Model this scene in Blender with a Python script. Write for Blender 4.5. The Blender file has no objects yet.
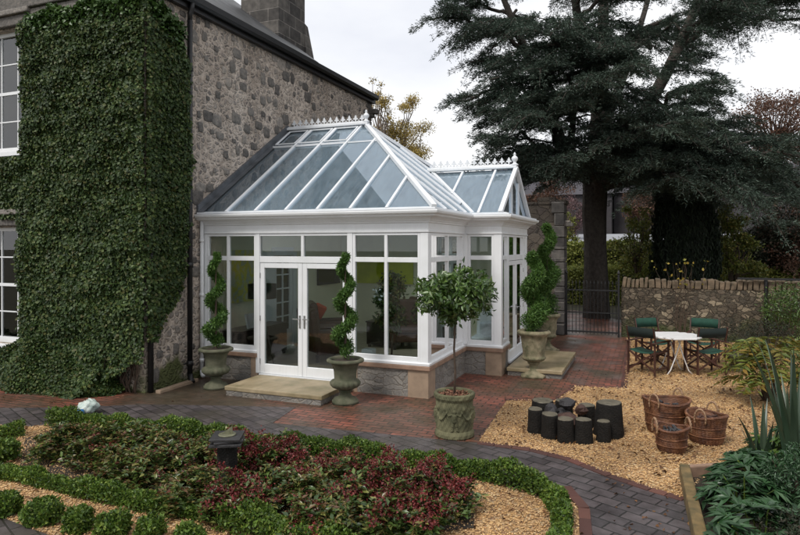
import bpy, bmesh, math, random
import numpy as np
from mathutils import Vector, Matrix
from mathutils.geometry import tessellate_polygon
R = math.radians
rng = np.random.default_rng(7)
random.seed(7)
scene = bpy.context.scene
COL = scene.collection

# ---------------------------------------------------------------- camera, world, sun, exposure
cd = bpy.data.cameras.new('camera')
cam = bpy.data.objects.new('camera', cd); COL.objects.link(cam)
cam.location = (0, 0, 2.45)
cam.rotation_euler = (R(90), 0, R(22))
cd.sensor_width = 36; cd.lens = 27.9
cd.shift_y = -0.0281
cd.clip_end = 3000
scene.camera = cam

SUN_EL, SUN_AZ = 52, 200          # degrees; azimuth measured from +Y towards +X
world = bpy.data.worlds.new('World'); scene.world = world
world.use_nodes = True
wt = world.node_tree; wt.nodes.clear()
def wn(t): return wt.nodes.new(t)
wout = wn('ShaderNodeOutputWorld'); wbg = wn('ShaderNodeBackground')
sky = wn('ShaderNodeTexSky'); sky.sky_type = 'NISHITA'; sky.sun_disc = False
sky.sun_elevation = R(SUN_EL); sky.sun_rotation = R(SUN_AZ)
wbg.inputs['Strength'].default_value = 0.10
wtc = wn('ShaderNodeTexCoord'); wmap = wn('ShaderNodeMapping')
wmap.inputs['Scale'].default_value = (1.0, 1.0, 2.6)
wnz = wn('ShaderNodeTexNoise'); wnz.inputs['Scale'].default_value = 2.2; wnz.inputs['Detail'].default_value = 7
wnz.inputs['Roughness'].default_value = .5
wr = wn('ShaderNodeValToRGB')
wr.color_ramp.elements[0].position = .34; wr.color_ramp.elements[0].color = (.76, .78, .84, 1)
wr.color_ramp.elements[1].position = .62; wr.color_ramp.elements[1].color = (1, 1, 1, 1)
wsc = wn('ShaderNodeVectorMath'); wsc.operation = 'SCALE'; wsc.inputs['Scale'].default_value = 7.1
wmx = wn('ShaderNodeMix'); wmx.data_type = 'RGBA'; wmx.inputs['Factor'].default_value = .95
L = wt.links.new
L(wtc.outputs['Generated'], wmap.inputs['Vector']); L(wmap.outputs[0], wnz.inputs['Vector'])
L(wnz.outputs['Fac'], wr.inputs['Fac']); L(wr.outputs['Color'], wsc.inputs[0])
L(sky.outputs['Color'], wmx.inputs['A']); L(wsc.outputs[0], wmx.inputs['B'])
L(wmx.outputs['Result'], wbg.inputs['Color']); L(wbg.outputs[0], wout.inputs['Surface'])

sd = bpy.data.lights.new('sun', 'SUN'); sd.energy = 1.5; sd.angle = R(16); sd.color = (1, .96, .9)
sun = bpy.data.objects.new('sun', sd); COL.objects.link(sun)
dv = Vector((math.sin(R(SUN_AZ))*math.cos(R(SUN_EL)), math.cos(R(SUN_AZ))*math.cos(R(SUN_EL)), math.sin(R(SUN_EL))))
sun.rotation_euler = dv.to_track_quat('Z', 'Y').to_euler()
sun.location = (0, 0, 30)
vs = scene.view_settings
vs.view_transform = 'Standard'; vs.look = 'None'; vs.exposure = 0.7; vs.gamma = 1; vs.use_curve_mapping = False

# ---------------------------------------------------------------- materials
class NT:
    def __init__(s, name):
        s.m = bpy.data.materials.new(name); s.m.use_nodes = True
        s.t = s.m.node_tree; s.p = s.t.nodes['Principled BSDF']; s.o = s.t.nodes['Material Output']
    def n(s, typ, ins=None, **kw):
        nd = s.t.nodes.new('ShaderNode'+typ)
        for k, v in kw.items(): setattr(nd, k, v)
        for k, v in (ins or {}).items():
            if hasattr(v, 'is_output') or isinstance(v, bpy.types.NodeSocket): s.t.links.new(v, nd.inputs[k])
            else: nd.inputs[k].default_value = v
        return nd
    def set(s, k, v):
        if isinstance(v, bpy.types.NodeSocket): s.t.links.new(v, s.p.inputs[k])
        else: s.p.inputs[k].default_value = v
    def coord(s, which='Object', scale=(1, 1, 1), rot=(0, 0, 0), distort=0, dscale=3):
        tc = s.n('TexCoord').outputs[which]
        if distort:
            nz = s.n('TexNoise', {'Vector': tc, 'Scale': dscale, 'Detail': 3.0})
            sub = s.n('VectorMath', {0: nz.outputs['Color'], 1: (.5, .5, .5)}, operation='SUBTRACT')
            sc = s.n('VectorMath', {0: sub.outputs[0], 'Scale': distort}, operation='SCALE')
            tc = s.n('VectorMath', {0: tc, 1: sc.outputs[0]}, operation='ADD').outputs[0]
        return s.n('Mapping', {'Vector': tc, 'Scale': scale, 'Rotation': rot}).outputs[0]
    def ramp(s, fac, stops, interp='LINEAR'):
        r = s.n('ValToRGB', {'Fac': fac}); cr = r.color_ramp; cr.interpolation = interp
        while len(cr.elements) < len(stops): cr.elements.new(.5)
        for e, (p, c) in zip(cr.elements, stops):
            e.position = p; e.color = (*c, 1) if len(c) == 3 else c
        return r.outputs['Color']
    def mix(s, fac, a, b, blend='MIX'):
        m = s.n('Mix', data_type='RGBA', blend_type=blend)
        for k, v in (('Factor', fac), ('A', a), ('B', b)):
            i = [q for q in m.inputs if q.name == k and (q.type == ('VALUE' if k == 'Factor' else 'RGBA'))][0]
            if isinstance(v, bpy.types.NodeSocket): s.t.links.new(v, i)
            else: i.default_value = v if k == 'Factor' else (*v[:3], 1)
        return [q for q in m.outputs if q.type == 'RGBA'][0]
    def math(s, op, a, b=0., c=0.):
        return s.n('Math', {0: a, 1: b, 2: c}, operation=op).outputs[0]
    def noise(s, vec, scale, detail=4., rough=.55):
        return s.n('TexNoise', {'Vector': vec, 'Scale': scale, 'Detail': detail, 'Roughness': rough}).outputs['Fac']
    def bump(s, h, strength=.5, dist=.01, prev=None):
        b = s.n('Bump', {'Height': h, 'Strength': strength, 'Distance': dist})
        if prev is not None: s.t.links.new(prev, b.inputs['Normal'])
        s.t.links.new(b.outputs[0], s.p.inputs['Normal']); return b.outputs[0]

def plain(name, col, rough=.6, metal=0, var=.25, scale=8, bump=.15, dist=.004, spec=.5, col2=None, detail=5.):
    t = NT(name); v = t.coord()
    f = t.noise(v, scale, detail)
    c2 = col2 or tuple(x*(1-var) for x in col)
    t.set('Base Color', t.ramp(f, [(.3, c2), (.7, col)]))
    t.set('Roughness', rough); t.set('Metallic', metal); t.set('Specular IOR Level', spec)
    if bump: t.bump(t.noise(v, scale*4, 4.), bump, dist)
    return t.m
def leafmat(name, cols, rough=.45, trans=.18, spec=.35):
    t = NT(name); g = t.n('NewGeometry').outputs['Random Per Island']
    n = len(cols)
    col = t.ramp(g, [(i/max(1, n-1), c) for i, c in enumerate(cols)])
    big = t.noise(t.coord(), 1.7, 2.)
    col = t.mix(1., col, t.ramp(big, [(.3, (.72, .74, .72)), (.7, (1.15, 1.12, 1.1))]), 'MULTIPLY')
    t.set('Base Color', col); t.set('Roughness', rough); t.set('Specular IOR Level', spec)
    if trans:
        tr = t.n('BsdfTranslucent', {'Color': col})
        mx = t.n('MixShader', {0: trans, 1: t.p.outputs[0], 2: tr.outputs[0]})
        t.t.links.new(mx.outputs[0], t.o.inputs['Surface'])
    return t.m
def rubble(name, sz, cols, mortar, mw=.06, big=None, rough=.85, bump=.9, dist=.02, distort=.12, moss=None, squash=1.35):
    """random rubble masonry: cells of stone in mortar; sz is the stone size in metres"""
    t = NT(name); k = 1/sz
    v = t.coord(scale=(k, k, k*squash), distort=distort, dscale=5)
    e = t.n('TexVoronoi', {'Vector': v, 'Scale': 1.}, feature='DISTANCE_TO_EDGE').outputs['Distance']
    c = t.n('TexVoronoi', {'Vector': v, 'Scale': 1.}, feature='F1')
    rc = t.n('SeparateColor', {'Color': c.outputs['Color']})
    wv = t.coord()
    fine = t.noise(wv, 30, 6.)
    sc = t.ramp(rc.outputs[0], [(i/(len(cols)-1), q) for i, q in enumerate(cols)])
    sc = t.mix(.55, sc, t.ramp(fine, [(.3, (.35, .35, .35)), (.75, (1.3, 1.28, 1.25))]), 'MULTIPLY')
    mc = t.mix(1., mortar, t.ramp(t.noise(wv, 9, 5.), [(.3, (.6, .58, .56)), (.7, (1.1, 1.1, 1.1))]), 'MULTIPLY')
    m = t.ramp(t.math('ADD', e, t.math('MULTIPLY', t.math('SUBTRACT', fine, .5), .12)), [(mw*.6, (0, 0, 0)), (mw*1.8, (1, 1, 1))])
    col = t.mix(m, mc, sc)
    if moss:
        z = t.n('SeparateXYZ', {0: wv}).outputs['Z']
        mz = t.math('ADD', t.math('MULTIPLY', z, -1.0), t.math('MULTIPLY', t.noise(wv, 2.2, 4.), 2.2))
        col = t.mix(t.ramp(mz, [(.62, (0, 0, 0)), (1., (1, 1, 1))]), col, moss)
    stain = t.noise(t.coord(scale=(1, 1, .45)), .9, 6., .6)
    col = t.mix(1., col, t.ramp(stain, [(.34, (.66, .63, .60)), (.60, (1.08, 1.07, 1.06))]), 'MULTIPLY')
    t.set('Base Color', col); t.set('Roughness', rough); t.set('Specular IOR Level', .3)
    h = t.math('ADD', m, t.math('MULTIPLY', fine, .6))
    t.bump(h, bump, dist)
    return t.m

# ---------------------------------------------------------------- mesh helpers
class MB:
    def __init__(s): s.v = []; s.f = []; s.sm = False
    def add(s, vs, fs):
        k = len(s.v); s.v += [tuple(p) for p in vs]; s.f += [tuple(i+k for i in f) for f in fs]; return s
    def box(s, x0, x1, y0, y1, z0, z1):
        return s.add([(x, y, z) for z in (z0, z1) for x, y in ((x0, y0), (x1, y0), (x1, y1), (x0, y1))],
                     [(3, 2, 1, 0), (4, 5, 6, 7), (0, 1, 5, 4), (1, 2, 6, 5), (2, 3, 7, 6), (3, 0, 4, 7)])
    def obox(s, c, ax, ay, az):
        c, ax, ay, az = map(Vector, (c, ax, ay, az))
        vs = [c+sx*ax+sy*ay+sz*az for sz in (-1, 1) for sx, sy in ((-1, -1), (1, -1), (1, 1), (-1, 1))]
        return s.add(vs, [(3, 2, 1, 0), (4, 5, 6, 7), (0, 1, 5, 4), (1, 2, 6, 5), (2, 3, 7, 6), (3, 0, 4, 7)])
    def beam(s, p, q, w, h, up=(0, 0, 1)):
        p, q, up = Vector(p), Vector(q), Vector(up); d = (q-p); l = d.length; d.normalize()
        side = d.cross(up)
        if side.length < 1e-5: side = d.cross(Vector((1, 0, 0)))
        side.normalize(); u = side.cross(d)
        return s.obox((p+q)/2, d*(l/2), side*(w/2), u*(h/2))
    def tube(s, pts, rad, n=8, cap=True):
        pts = [Vector(p) for p in pts]
        if not hasattr(rad, '__len__'): rad = [rad]*len(pts)
        k = len(s.v); prev = None
        for i, p in enumerate(pts):
            d = (pts[min(i+1, len(pts)-1)]-pts[max(i-1, 0)]).normalized()
            if prev is None: a = d.orthogonal().normalized()
            else:
                a = prev-d*prev.dot(d)
                a = a.normalized() if a.length > 1e-6 else d.orthogonal().normalized()
            b = d.cross(a); prev = a
            for j in range(n):
                t = 2*math.pi*j/n; s.v.append(tuple(p+(a*math.cos(t)+b*math.sin(t))*rad[i]))
        for i in range(len(pts)-1):
            for j in range(n):
                s.f.append((k+i*n+j, k+i*n+(j+1) % n, k+(i+1)*n+(j+1) % n, k+(i+1)*n+j))
        if cap:
            s.f.append(tuple(k+j for j in reversed(range(n)))); s.f.append(tuple(k+(len(pts)-1)*n+j for j in range(n)))
        return s
    def lathe(s, prof, n=40, c=(0, 0, 0), fn=None, cap=True):
        k = len(s.v)
        for i, (r, z) in enumerate(prof):
            for j in range(n):
                t = 2*math.pi*j/n; rr = r*(fn(t, z, i) if fn else 1)
                s.v.append((c[0]+rr*math.cos(t), c[1]+rr*math.sin(t), c[2]+z))
        for i in range(len(prof)-1):
            for j in range(n):
                s.f.append((k+i*n+j, k+i*n+(j+1) % n, k+(i+1)*n+(j+1) % n, k+(i+1)*n+j))
        if cap:
            s.f.append(tuple(k+j for j in reversed(range(n)))); s.f.append(tuple(k+(len(prof)-1)*n+j for j in range(n)))
        return s
    def prism(s, poly, z0, z1):
        n = len(poly)
        return s.add([(x, y, z0) for x, y in poly]+[(x, y, z1) for x, y in poly],
                     [tuple(reversed(range(n))), tuple(range(n, 2*n))]+[(i, (i+1) % n, n+(i+1) % n, n+i) for i in range(n)])
    def build(s, name, m, parent=None, base=None, smooth=None, bevel=0, loc=None):
        """vertices are in world coordinates; base is the thing's base point"""
        if base is None: base = BASE.get(parent.name, Vector((0, 0, 0))) if parent else Vector(loc or (0, 0, 0))
        me = bpy.data.meshes.new(name)
        me.from_pydata([(x-base[0], y-base[1], z-base[2]) for x, y, z in s.v], [], s.f); me.update()
        return finish(name, me, m, parent, base, s.sm if smooth is None else smooth, bevel)
BASE = {}
def finish(name, me, m, parent, base, smooth=False, bevel=0):
    me.materials.append(m)
    if smooth: me.polygons.foreach_set('use_smooth', [True]*len(me.polygons))
    o = bpy.data.objects.new(name, me); COL.objects.link(o)
    if parent: o.parent = parent
    else: o.location = base
    BASE[o.name] = Vector(base)
    if bevel:
        b = o.modifiers.new('bevel', 'BEVEL'); b.width = bevel; b.segments = 2; b.limit_method = 'ANGLE'; b.angle_limit = R(40)
    return o
def tag(o, label=None, cat=None, group=None, kind=None):
    if label: o['label'] = label
    if cat: o['category'] = cat
    if group: o['group'] = group
    if kind: o['kind'] = kind
    return o
def thing(name, label, cat, loc=(0, 0, 0), group=None):
    o = bpy.data.objects.new(name, None); COL.objects.link(o); o.location = loc
    o.empty_display_size = .2; BASE[o.name] = Vector(loc)
    return tag(o, label, cat, group)
def copy_thing(o, loc, rz=0, label=None, scale=1, parent=None):
    c = o.copy(); COL.objects.link(c)
    if parent is None:
        c.location = loc; c.rotation_euler.z = rz; c.scale = (scale,)*3
        if label: c['label'] = label
    else: c.parent = parent
    for ch in list(o.children): copy_thing(ch, None, parent=c)
    return c
def np_build(name, V, F, m, parent=None, base=None, smooth=False):
    if base is None: base = BASE.get(parent.name) if parent else Vector((0, 0, 0))
    V = np.asarray(V, dtype=np.float64)-np.array(base); F = np.asarray(F, dtype=np.int32)
    me = bpy.data.meshes.new(name); me.vertices.add(len(V)); me.vertices.foreach_set('co', V.ravel())
    k = F.shape[1]; me.loops.add(F.size); me.loops.foreach_set('vertex_index', F.ravel())
    me.polygons.add(len(F)); me.polygons.foreach_set('loop_start', np.arange(0, F.size, k, dtype=np.int32))
    me.update(calc_edges=True)
    return finish(name, me, m, parent, base, smooth)
def unit(a): return a/np.maximum(np.linalg.norm(a, axis=1, keepdims=True), 1e-9)
def wob(P, f=1., seed=0):
    """smooth pseudo noise in -1..1"""
    r = np.random.default_rng(seed+99); out = 0
    for k in range(4):
        a = r.normal(size=3)*f*(1+.6*k); out = out+np.sin(np.dot(P, a)+r.uniform(0, 6.28))/(1+.4*k)
    return out/2.6
def leaf_arrays(P, N, Ln, W, jit=.6, along=.5, droop=0., fold=.18, sizevar=.35, dirs=None):
    """one folded diamond leaf (4 vertices, 2 triangles) per point"""
    n = len(P); r = rng
    nn = unit(N+r.normal(size=(n, 3))*jit)
    if dirs is None: d = r.normal(size=(n, 3))+N*along
    else: d = dirs+r.normal(size=(n, 3))*jit*.5
    d[:, 2] -= droop
    d = unit(d-nn*np.sum(d*nn, axis=1, keepdims=True)*(1-min(along, .9)))
    sd_ = unit(np.cross(d, nn)); nn = np.cross(sd_, d)
    sc = (1+r.uniform(-sizevar, sizevar, (n, 1)))
    l = Ln*sc; w = W*sc*.5
    a = P; b = P+d*l*.42+sd_*w+nn*l*fold; c = P+d*l-nn*l*.08; e = P+d*l*.42-sd_*w+nn*l*fold
    V = np.stack([a, b, c, e], axis=1).reshape(-1, 3)
    i = np.arange(n)[:, None]*4
    F = np.concatenate([i+[[0, 1, 2]], i+[[0, 2, 3]]], axis=1).reshape(-1, 3)
    return V, F
def join(parts):
    V = []; F = []; k = 0
    for v, f in parts: V.append(v); F.append(f+k); k += len(v)
    return np.concatenate(V), np.concatenate(F)
def blob_points(n, c, rad, lump=.25, f=3., seed=0, inner=.55, zmin=None):
    d = unit(rng.normal(size=(n, 3)))
    rr = 1+lump*wob(d*1.0+np.array(c)*.37, f, seed)
    u = inner+(1-inner)*rng.random(n)**.6
    P = np.array(c)+d*np.array(rad)*(rr*u)[:, None]
    if zmin is not None:
        k = P[:, 2] > zmin; P = P[k]; d = d[k]
    return P, unit(d/np.array(rad)*np.mean(rad))
def inpoly(P, poly):
    x, y = P[:, 0], P[:, 1]; ins = np.zeros(len(P), bool); n = len(poly)
    for i in range(n):
        x0, y0 = poly[i]; x1, y1 = poly[(i+1) % n]
        c = ((y0 > y) != (y1 > y)) & (x < (x1-x0)*(y-y0)/((y1-y0) if abs(y1-y0) > 1e-9 else 1e-9)+x0)
        ins ^= c
    return ins
def scatter(poly, n):
    a = np.array(poly); lo, hi = a.min(0), a.max(0)
    P = rng.uniform(lo, hi, (n, 2)); return P[inpoly(P, poly)]
def sheet(name, poly, z, m, kind='structure'):
    me = bpy.data.meshes.new(name); bm = bmesh.new()
    V3 = [Vector((x, y, 0)) for x, y in poly]; T = []
    for a, b, c in tessellate_polygon([V3]):
        T.append((a, b, c) if (V3[b]-V3[a]).cross(V3[c]-V3[a]).z > 0 else (a, c, b))
    me.from_pydata([(x, y, z) for x, y in poly], [], T); me.update()
    bm.free()
    o = finish(name, me, m, None, Vector((0, 0, 0))); o['kind'] = kind; return o
# ---------------------------------------------------------------- material library
def glass(name, tint=(.9, .95, .95), rough=.0, spec=(1., 1., 1.), ior=1.5, film=0.):
    t = NT(name); t.t.nodes.remove(t.p)
    tr = t.n('BsdfTransparent', {'Color': (*tint, 1)}); gl = t.n('BsdfGlossy', {'Color': (*spec, 1), 'Roughness': rough})
    fr = t.n('Fresnel', {'IOR': ior})
    mx = t.n('MixShader', {0: fr.outputs[0], 1: tr.outputs[0], 2: gl.outputs[0]})
    if film:                                     # pale diffuse streaks, standing in for light reflected off the pane
        df = t.n('BsdfDiffuse', {'Color': (.62, .70, .74, 1)}); v = t.coord(); s_ = t.noise(t.coord(scale=(16, 2.2, 2.2)), 1.6, 7., .6)
        fm = t.n('MapRange', {'Value': s_, 'From Min': .3, 'From Max': .7, 'To Min': film*.55, 'To Max': film*1.35})
        m2 = t.n('MixShader', {0: fm.outputs[0], 1: mx.outputs[0], 2: df.outputs[0]}); mx = m2
    t.t.links.new(mx.outputs[0], t.o.inputs['Surface']); return t.m
G_WIN = glass('window_glass', (.92, .95, .93), ior=1.5, film=0.)
G_ROOF = glass('roof_glass', (.80, .88, .90), ior=2.5, spec=(.80, .90, 1.0), film=.10)
G_HOUSE = glass('house_window_glass', (.8, .85, .86), ior=1.9)
def white_paint(name, c=(.78, .79, .80)):
    t = NT(name); v = t.coord()
    d = t.noise(v, 2.5, 6.)
    drip = t.noise(t.coord(scale=(9, 9, .8)), 3, 4.)
    col = t.mix(t.math('MULTIPLY', drip, .35), c, tuple(x*.72 for x in c))
    col = t.mix(t.ramp(d, [(.45, (0, 0, 0)), (.8, (.35, .35, .35))]), col, (.52, .54, .5))
    t.set('Base Color', col); t.set('Roughness', .38); t.bump(t.noise(v, 60, 3.), .05, .002); return t.m
WHITE = white_paint('white_painted_joinery')
WHITE_ROOF = white_paint('white_roof_bars', (.74, .76, .79))
WALL = rubble('house_rubble', .12, [(.20, .18, .17), (.40, .36, .325), (.30, .275, .25), (.50, .435, .385), (.24, .22, .20), (.55, .48, .42)], (.56, .485, .42), mw=.13, moss=(.10, .115, .045), bump=1.0, dist=.025, distort=.16)
def facing_stone():
    t = NT('dark_whinstone'); v = t.coord(); g = t.n('NewGeometry').outputs['Random Per Island']
    c = t.ramp(g, [(0, (.085, .078, .073)), (.4, (.13, .12, .11)), (.7, (.19, .175, .16)), (1, (.29, .26, .23))])
    c = t.mix(.8, c, t.ramp(t.noise(v, 13, 7., .65), [(.3, (.45, .44, .43)), (.55, (1.1, 1.08, 1.05)), (.75, (1.9, 1.75, 1.6))]), 'MULTIPLY')
    t.set('Base Color', c); t.set('Roughness', .85); t.bump(t.noise(v, 22, 6.), .9, .02); return t.m
DARKSTONE = facing_stone()
GWALL = rubble('garden_wall_rubble', .155, [(.07, .058, .042), (.13, .105, .078), (.10, .085, .06), (.08, .07, .055), (.22, .18, .13), (.33, .28, .20)], (.085, .073, .055), mw=.05, bump=1., dist=.04, distort=.22, moss=(.07, .085, .035), squash=1.5)
DWALL = rubble('dark_rubble', .26, [(.05, .045, .04), (.12, .10, .09), (.08, .07, .06), (.16, .135, .11)], (.12, .105, .09), mw=.04, bump=1., dist=.03, moss=(.05, .06, .03))
PLINTH = rubble('plinth_stone', .22, [(.17, .165, .155), (.28, .265, .245), (.22, .21, .195), (.34, .32, .29)], (.26, .24, .21), mw=.04, bump=.7, dist=.015, squash=1.9)
SAND = plain('sandstone', (.36, .26, .18), .8, var=.35, scale=5, bump=.3, dist=.004)
SANDRED = plain('brown_sandstone', (.30, .19, .13), .75, var=.4, scale=6, bump=.3, dist=.004)
def step_mat():
    t = NT('step_sandstone'); v = t.coord()
    c = t.ramp(t.noise(v, 3, 6.), [(.3, (.14, .12, .055)), (.5, (.26, .205, .12)), (.75, (.36, .285, .18))])
    w = t.n('TexWave', {'Vector': t.coord(scale=(1, 1, 1)), 'Scale': 2.2, 'Distortion': 5., 'Detail': 3.}).outputs['Fac']
    c = t.mix(t.math('MULTIPLY', w, .3), c, (.20, .16, .09))
    t.set('Base Color', c); t.set('Roughness', .5); t.bump(t.noise(v, 30, 5.), .3, .006); return t.m
STEP = step_mat()
def ashlar():
    t = NT('chimney_ashlar'); tc = t.n('TexCoord').outputs['Object']; s = t.n('SeparateXYZ', {0: tc})
    u = t.math('ADD', s.outputs['X'], s.outputs['Y'])
    v = t.n('CombineXYZ', {'X': u, 'Y': s.outputs['Z'], 'Z': 0.}).outputs[0]
    b = t.n('TexBrick', {'Vector': v, 'Scale': 1., 'Mortar Size': .012, 'Brick Width': .52, 'Row Height': .3, 'Color1': (.04, .037, .036, 1), 'Color2': (.12, .11, .10, 1), 'Mortar': (.20, .185, .17, 1), 'Mortar Smooth': .4}, offset=.5)
    n = t.noise(tc, 6, 6.)
    c = t.mix(.75, b.outputs['Color'], t.ramp(n, [(.3, (.3, .3, .3)), (.7, (1.3, 1.28, 1.25))]), 'MULTIPLY')
    t.set('Base Color', c); t.set('Roughness', .9); t.bump(t.math('SUBTRACT', t.math('MULTIPLY', n, .5), b.outputs['Fac']), .8, .02); return t.m
CHIM = ashlar()
def slate():
    t = NT('roof_slates'); tc = t.n('TexCoord').outputs['Object']; s = t.n('SeparateXYZ', {0: tc})
    v = t.n('CombineXYZ', {'X': s.outputs['Y'], 'Y': s.outputs['X'], 'Z': 0.}).outputs[0]
    b = t.n('TexBrick', {'Vector': v, 'Scale': 1., 'Mortar Size': .006, 'Brick Width': .26, 'Row Height': .2, 'Color1': (.04, .042, .048, 1), 'Color2': (.085, .088, .095, 1), 'Mortar': (.02, .02, .02, 1)}, offset=.5)
    c = t.mix(.7, b.outputs['Color'], t.ramp(t.noise(tc, 3, 5.), [(.3, (.5, .5, .4)), (.7, (1.2, 1.2, 1.2))]), 'MULTIPLY')
    t.set('Base Color', c); t.set('Roughness', .5); t.bump(b.outputs['Fac'], -.6, .02); return t.m
SLATE = slate()
LEAD = plain('lead_flashing', (.13, .14, .155), .5, metal=.2, var=.5, scale=5, bump=.3)
IRON = plain('black_iron', (.012, .012, .013), .45, var=.4, scale=20, bump=.2, dist=.002)
SOIL = plain('damp_soil', (.05, .035, .022), .95, var=.6, scale=12, bump=.9, dist=.03)
def red_brick():
    t = NT('red_paving_bricks'); v = t.coord(distort=.015, dscale=2); vr = t.n('Mapping', {'Vector': v, 'Rotation': (0, 0, R(45))}).outputs[0]
    b = t.n('TexBrick', {'Vector': v, 'Scale': 1., 'Mortar Size': .009, 'Brick Width': .215, 'Row Height': .105, 'Color1': (.27, .085, .055, 1), 'Color2': (.115, .042, .030, 1), 'Mortar': (.02, .017, .013, 1), 'Mortar Smooth': .1, 'Bias': -.1}, offset=.5)
    w = t.coord()
    st = t.noise(w, .75, 6., .6)
    c = t.mix(t.ramp(st, [(.40, (.12, .12, .12)), (.62, (.92, .92, .92))]), b.outputs['Color'], t.mix(b.outputs['Fac'], (.060, .046, .028), (.028, .028, .014)))
    xs_ = t.n('SeparateXYZ', {0: w}).outputs['X']
    dirt = t.math('ADD', t.math('MULTIPLY', t.math('ABSOLUTE', t.math('ADD', xs_, 6.6)), -.75), t.math('MULTIPLY', t.noise(w, 1.3, 6., .6), 2.4))
    c = t.mix(t.ramp(dirt, [(.0, (0, 0, 0)), (1., (.86, .86, .86))]) if False else t.n('MapRange', {'Value': dirt, 'From Min': -.35, 'From Max': .75, 'To Min': 0., 'To Max': .9}).outputs[0], c, (.050, .040, .026))
    c = t.mix(.6, c, t.ramp(t.noise(w, 9, 6.), [(.3, (.5, .5, .5)), (.7, (1.35, 1.3, 1.3))]), 'MULTIPLY')
    t.set('Base Color', c)
    t.set('Roughness', t.n('MapRange', {'Value': t.noise(w, 1.6, 5.), 'From Min': .35, 'From Max': .65, 'To Min': .28, 'To Max': .62}).outputs[0])
    t.bump(t.math('SUBTRACT', t.math('MULTIPLY', t.noise(w, 26, 5.), .55), b.outputs['Fac']), .55, .006); return t.m
REDB = red_brick()
def grey_setts():
    t = NT('grey_path_setts'); v = t.coord(rot=(0, 0, R(24)), distort=.02, dscale=2)
    b = t.n('TexBrick', {'Vector': v, 'Scale': 1., 'Mortar Size': .009, 'Brick Width': .24, 'Row Height': .16, 'Color1': (.082, .070, .072, 1), 'Color2': (.042, .037, .039, 1), 'Mortar': (.014, .013, .012, 1), 'Mortar Smooth': .2}, offset=.5)
    w = t.coord()
    c = t.mix(.7, b.outputs['Color'], t.ramp(t.noise(w, 7, 7.), [(.3, (.55, .52, .5)), (.7, (1.45, 1.4, 1.4))]), 'MULTIPLY')
    c = t.mix(t.ramp(t.noise(w, .9, 5.), [(.5, (0, 0, 0)), (.75, (.6, .6, .6))]), c, (.05, .045, .026))
    t.set('Base Color', c)
    t.set('Roughness', t.n('MapRange', {'Value': t.noise(w, 1.3, 5.), 'From Min': .35, 'From Max': .65, 'To Min': .3, 'To Max': .65}).outputs[0])
    t.bump(t.math('SUBTRACT', t.math('MULTIPLY', t.noise(w, 22, 5.), .5), b.outputs['Fac']), .6, .007); return t.m
SETTS = grey_setts()
STONECOLS = [(.70, .46, .20), (.54, .31, .13), (.78, .56, .30), (.40, .22, .10), (.64, .41, .17), (.74, .50, .25), (.30, .17, .09), (.80, .64, .39)]
def gravel_mat():
    t = NT('golden_gravel'); v = t.coord()
    c = t.n('TexVoronoi', {'Vector': v, 'Scale': 34., 'Randomness': 1.}, feature='F1')
    rc = t.n('SeparateColor', {'Color': c.outputs['Color']}).outputs[0]
    col = t.ramp(rc, [(i/7, q) for i, q in enumerate(STONECOLS)])
    d = t.ramp(c.outputs['Distance'], [(.25, (1, 1, 1)), (.8, (.3, .26, .22))])
    col = t.mix(1., col, d, 'MULTIPLY')
    big = t.ramp(t.noise(v, 1.1, 5.), [(.35, (.62, .58, .54)), (.65, (1.05, 1.02, 1))])
    col = t.mix(1., col, big, 'MULTIPLY')
    t.set('Base Color', col); t.set('Roughness', .75)
    t.bump(t.math('SUBTRACT', 1., c.outputs['Distance']), .9, .015); return t.m
GRAV = gravel_mat()
def pebble_mat():
    t = NT('gravel_stones'); g = t.n('NewGeometry').outputs['Random Per Island']
    c = t.ramp(g, [(i/7, q) for i, q in enumerate(STONECOLS)])
    big = t.ramp(t.noise(t.coord(), 1.1, 5.), [(.35, (.66, .62, .58)), (.65, (1.02, 1.0, .98))])
    t.set('Base Color', t.mix(1., c, big, 'MULTIPLY')); t.set('Roughness', .6); return t.m
PEB = pebble_mat()
GROUND = plain('rough_ground', (.060, .060, .028), .95, scale=.8, bump=.6, dist=.05, col2=(.035, .028, .016))
IVY = leafmat('ivy_leaves', [(.013, .028, .007), (.032, .060, .014), (.017, .038, .010), (.052, .086, .020), (.020, .044, .011), (.090, .128, .034), (.07, .065, .020)], .5, .08, .25)
IVYTOP = leafmat('fresh_ivy_leaves', [(.04, .09, .018), (.07, .13, .03), (.03, .07, .018)], .4, .15)
BOX = leafmat('box_leaves', [(.034, .07, .012), (.075, .14, .02), (.14, .23, .034), (.026, .055, .012), (.24, .32, .055)], .45, .25)
SKIM = leafmat('shrub_leaves', [(.022, .045, .014), (.06, .105, .024), (.11, .17, .038), (.03, .06, .018), (.24, .25, .07), (.13, .06, .035)], .33, .15, .5)
SKIMRED = leafmat('red_tinged_leaves', [(.13, .03, .022), (.14, .14, .03), (.16, .06, .035), (.10, .13, .03), (.10, .022, .024), (.24, .20, .05)], .4, .2)
BUDS = leafmat('red_flower_buds', [(.15, .016, .016), (.09, .012, .014), (.21, .035, .03), (.06, .012, .012)], .5, .05)
YELLEAF = leafmat('yellow_leaves', [(.30, .26, .04), (.42, .30, .06), (.2, .22, .04)], .5, .3)
CONIFER = leafmat('topiary_leaves', [(.04, .10, .018), (.075, .16, .03), (.12, .22, .045), (.024, .065, .014)], .5, .25)
BAY = leafmat('bay_leaves', [(.03, .075, .014), (.065, .13, .025), (.11, .19, .04), (.022, .055, .014), (.16, .23, .06)], .3, .22, .6)
CEDAR = leafmat('cedar_needles', [(.035, .054, .042), (.065, .10, .076), (.11, .155, .12), (.026, .044, .033), (.17, .22, .18)], .6, .15)
CYP = leafmat('cypress_needles', [(.012, .020, .011), (.022, .036, .019), (.042, .062, .032)], .6, .03)
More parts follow.
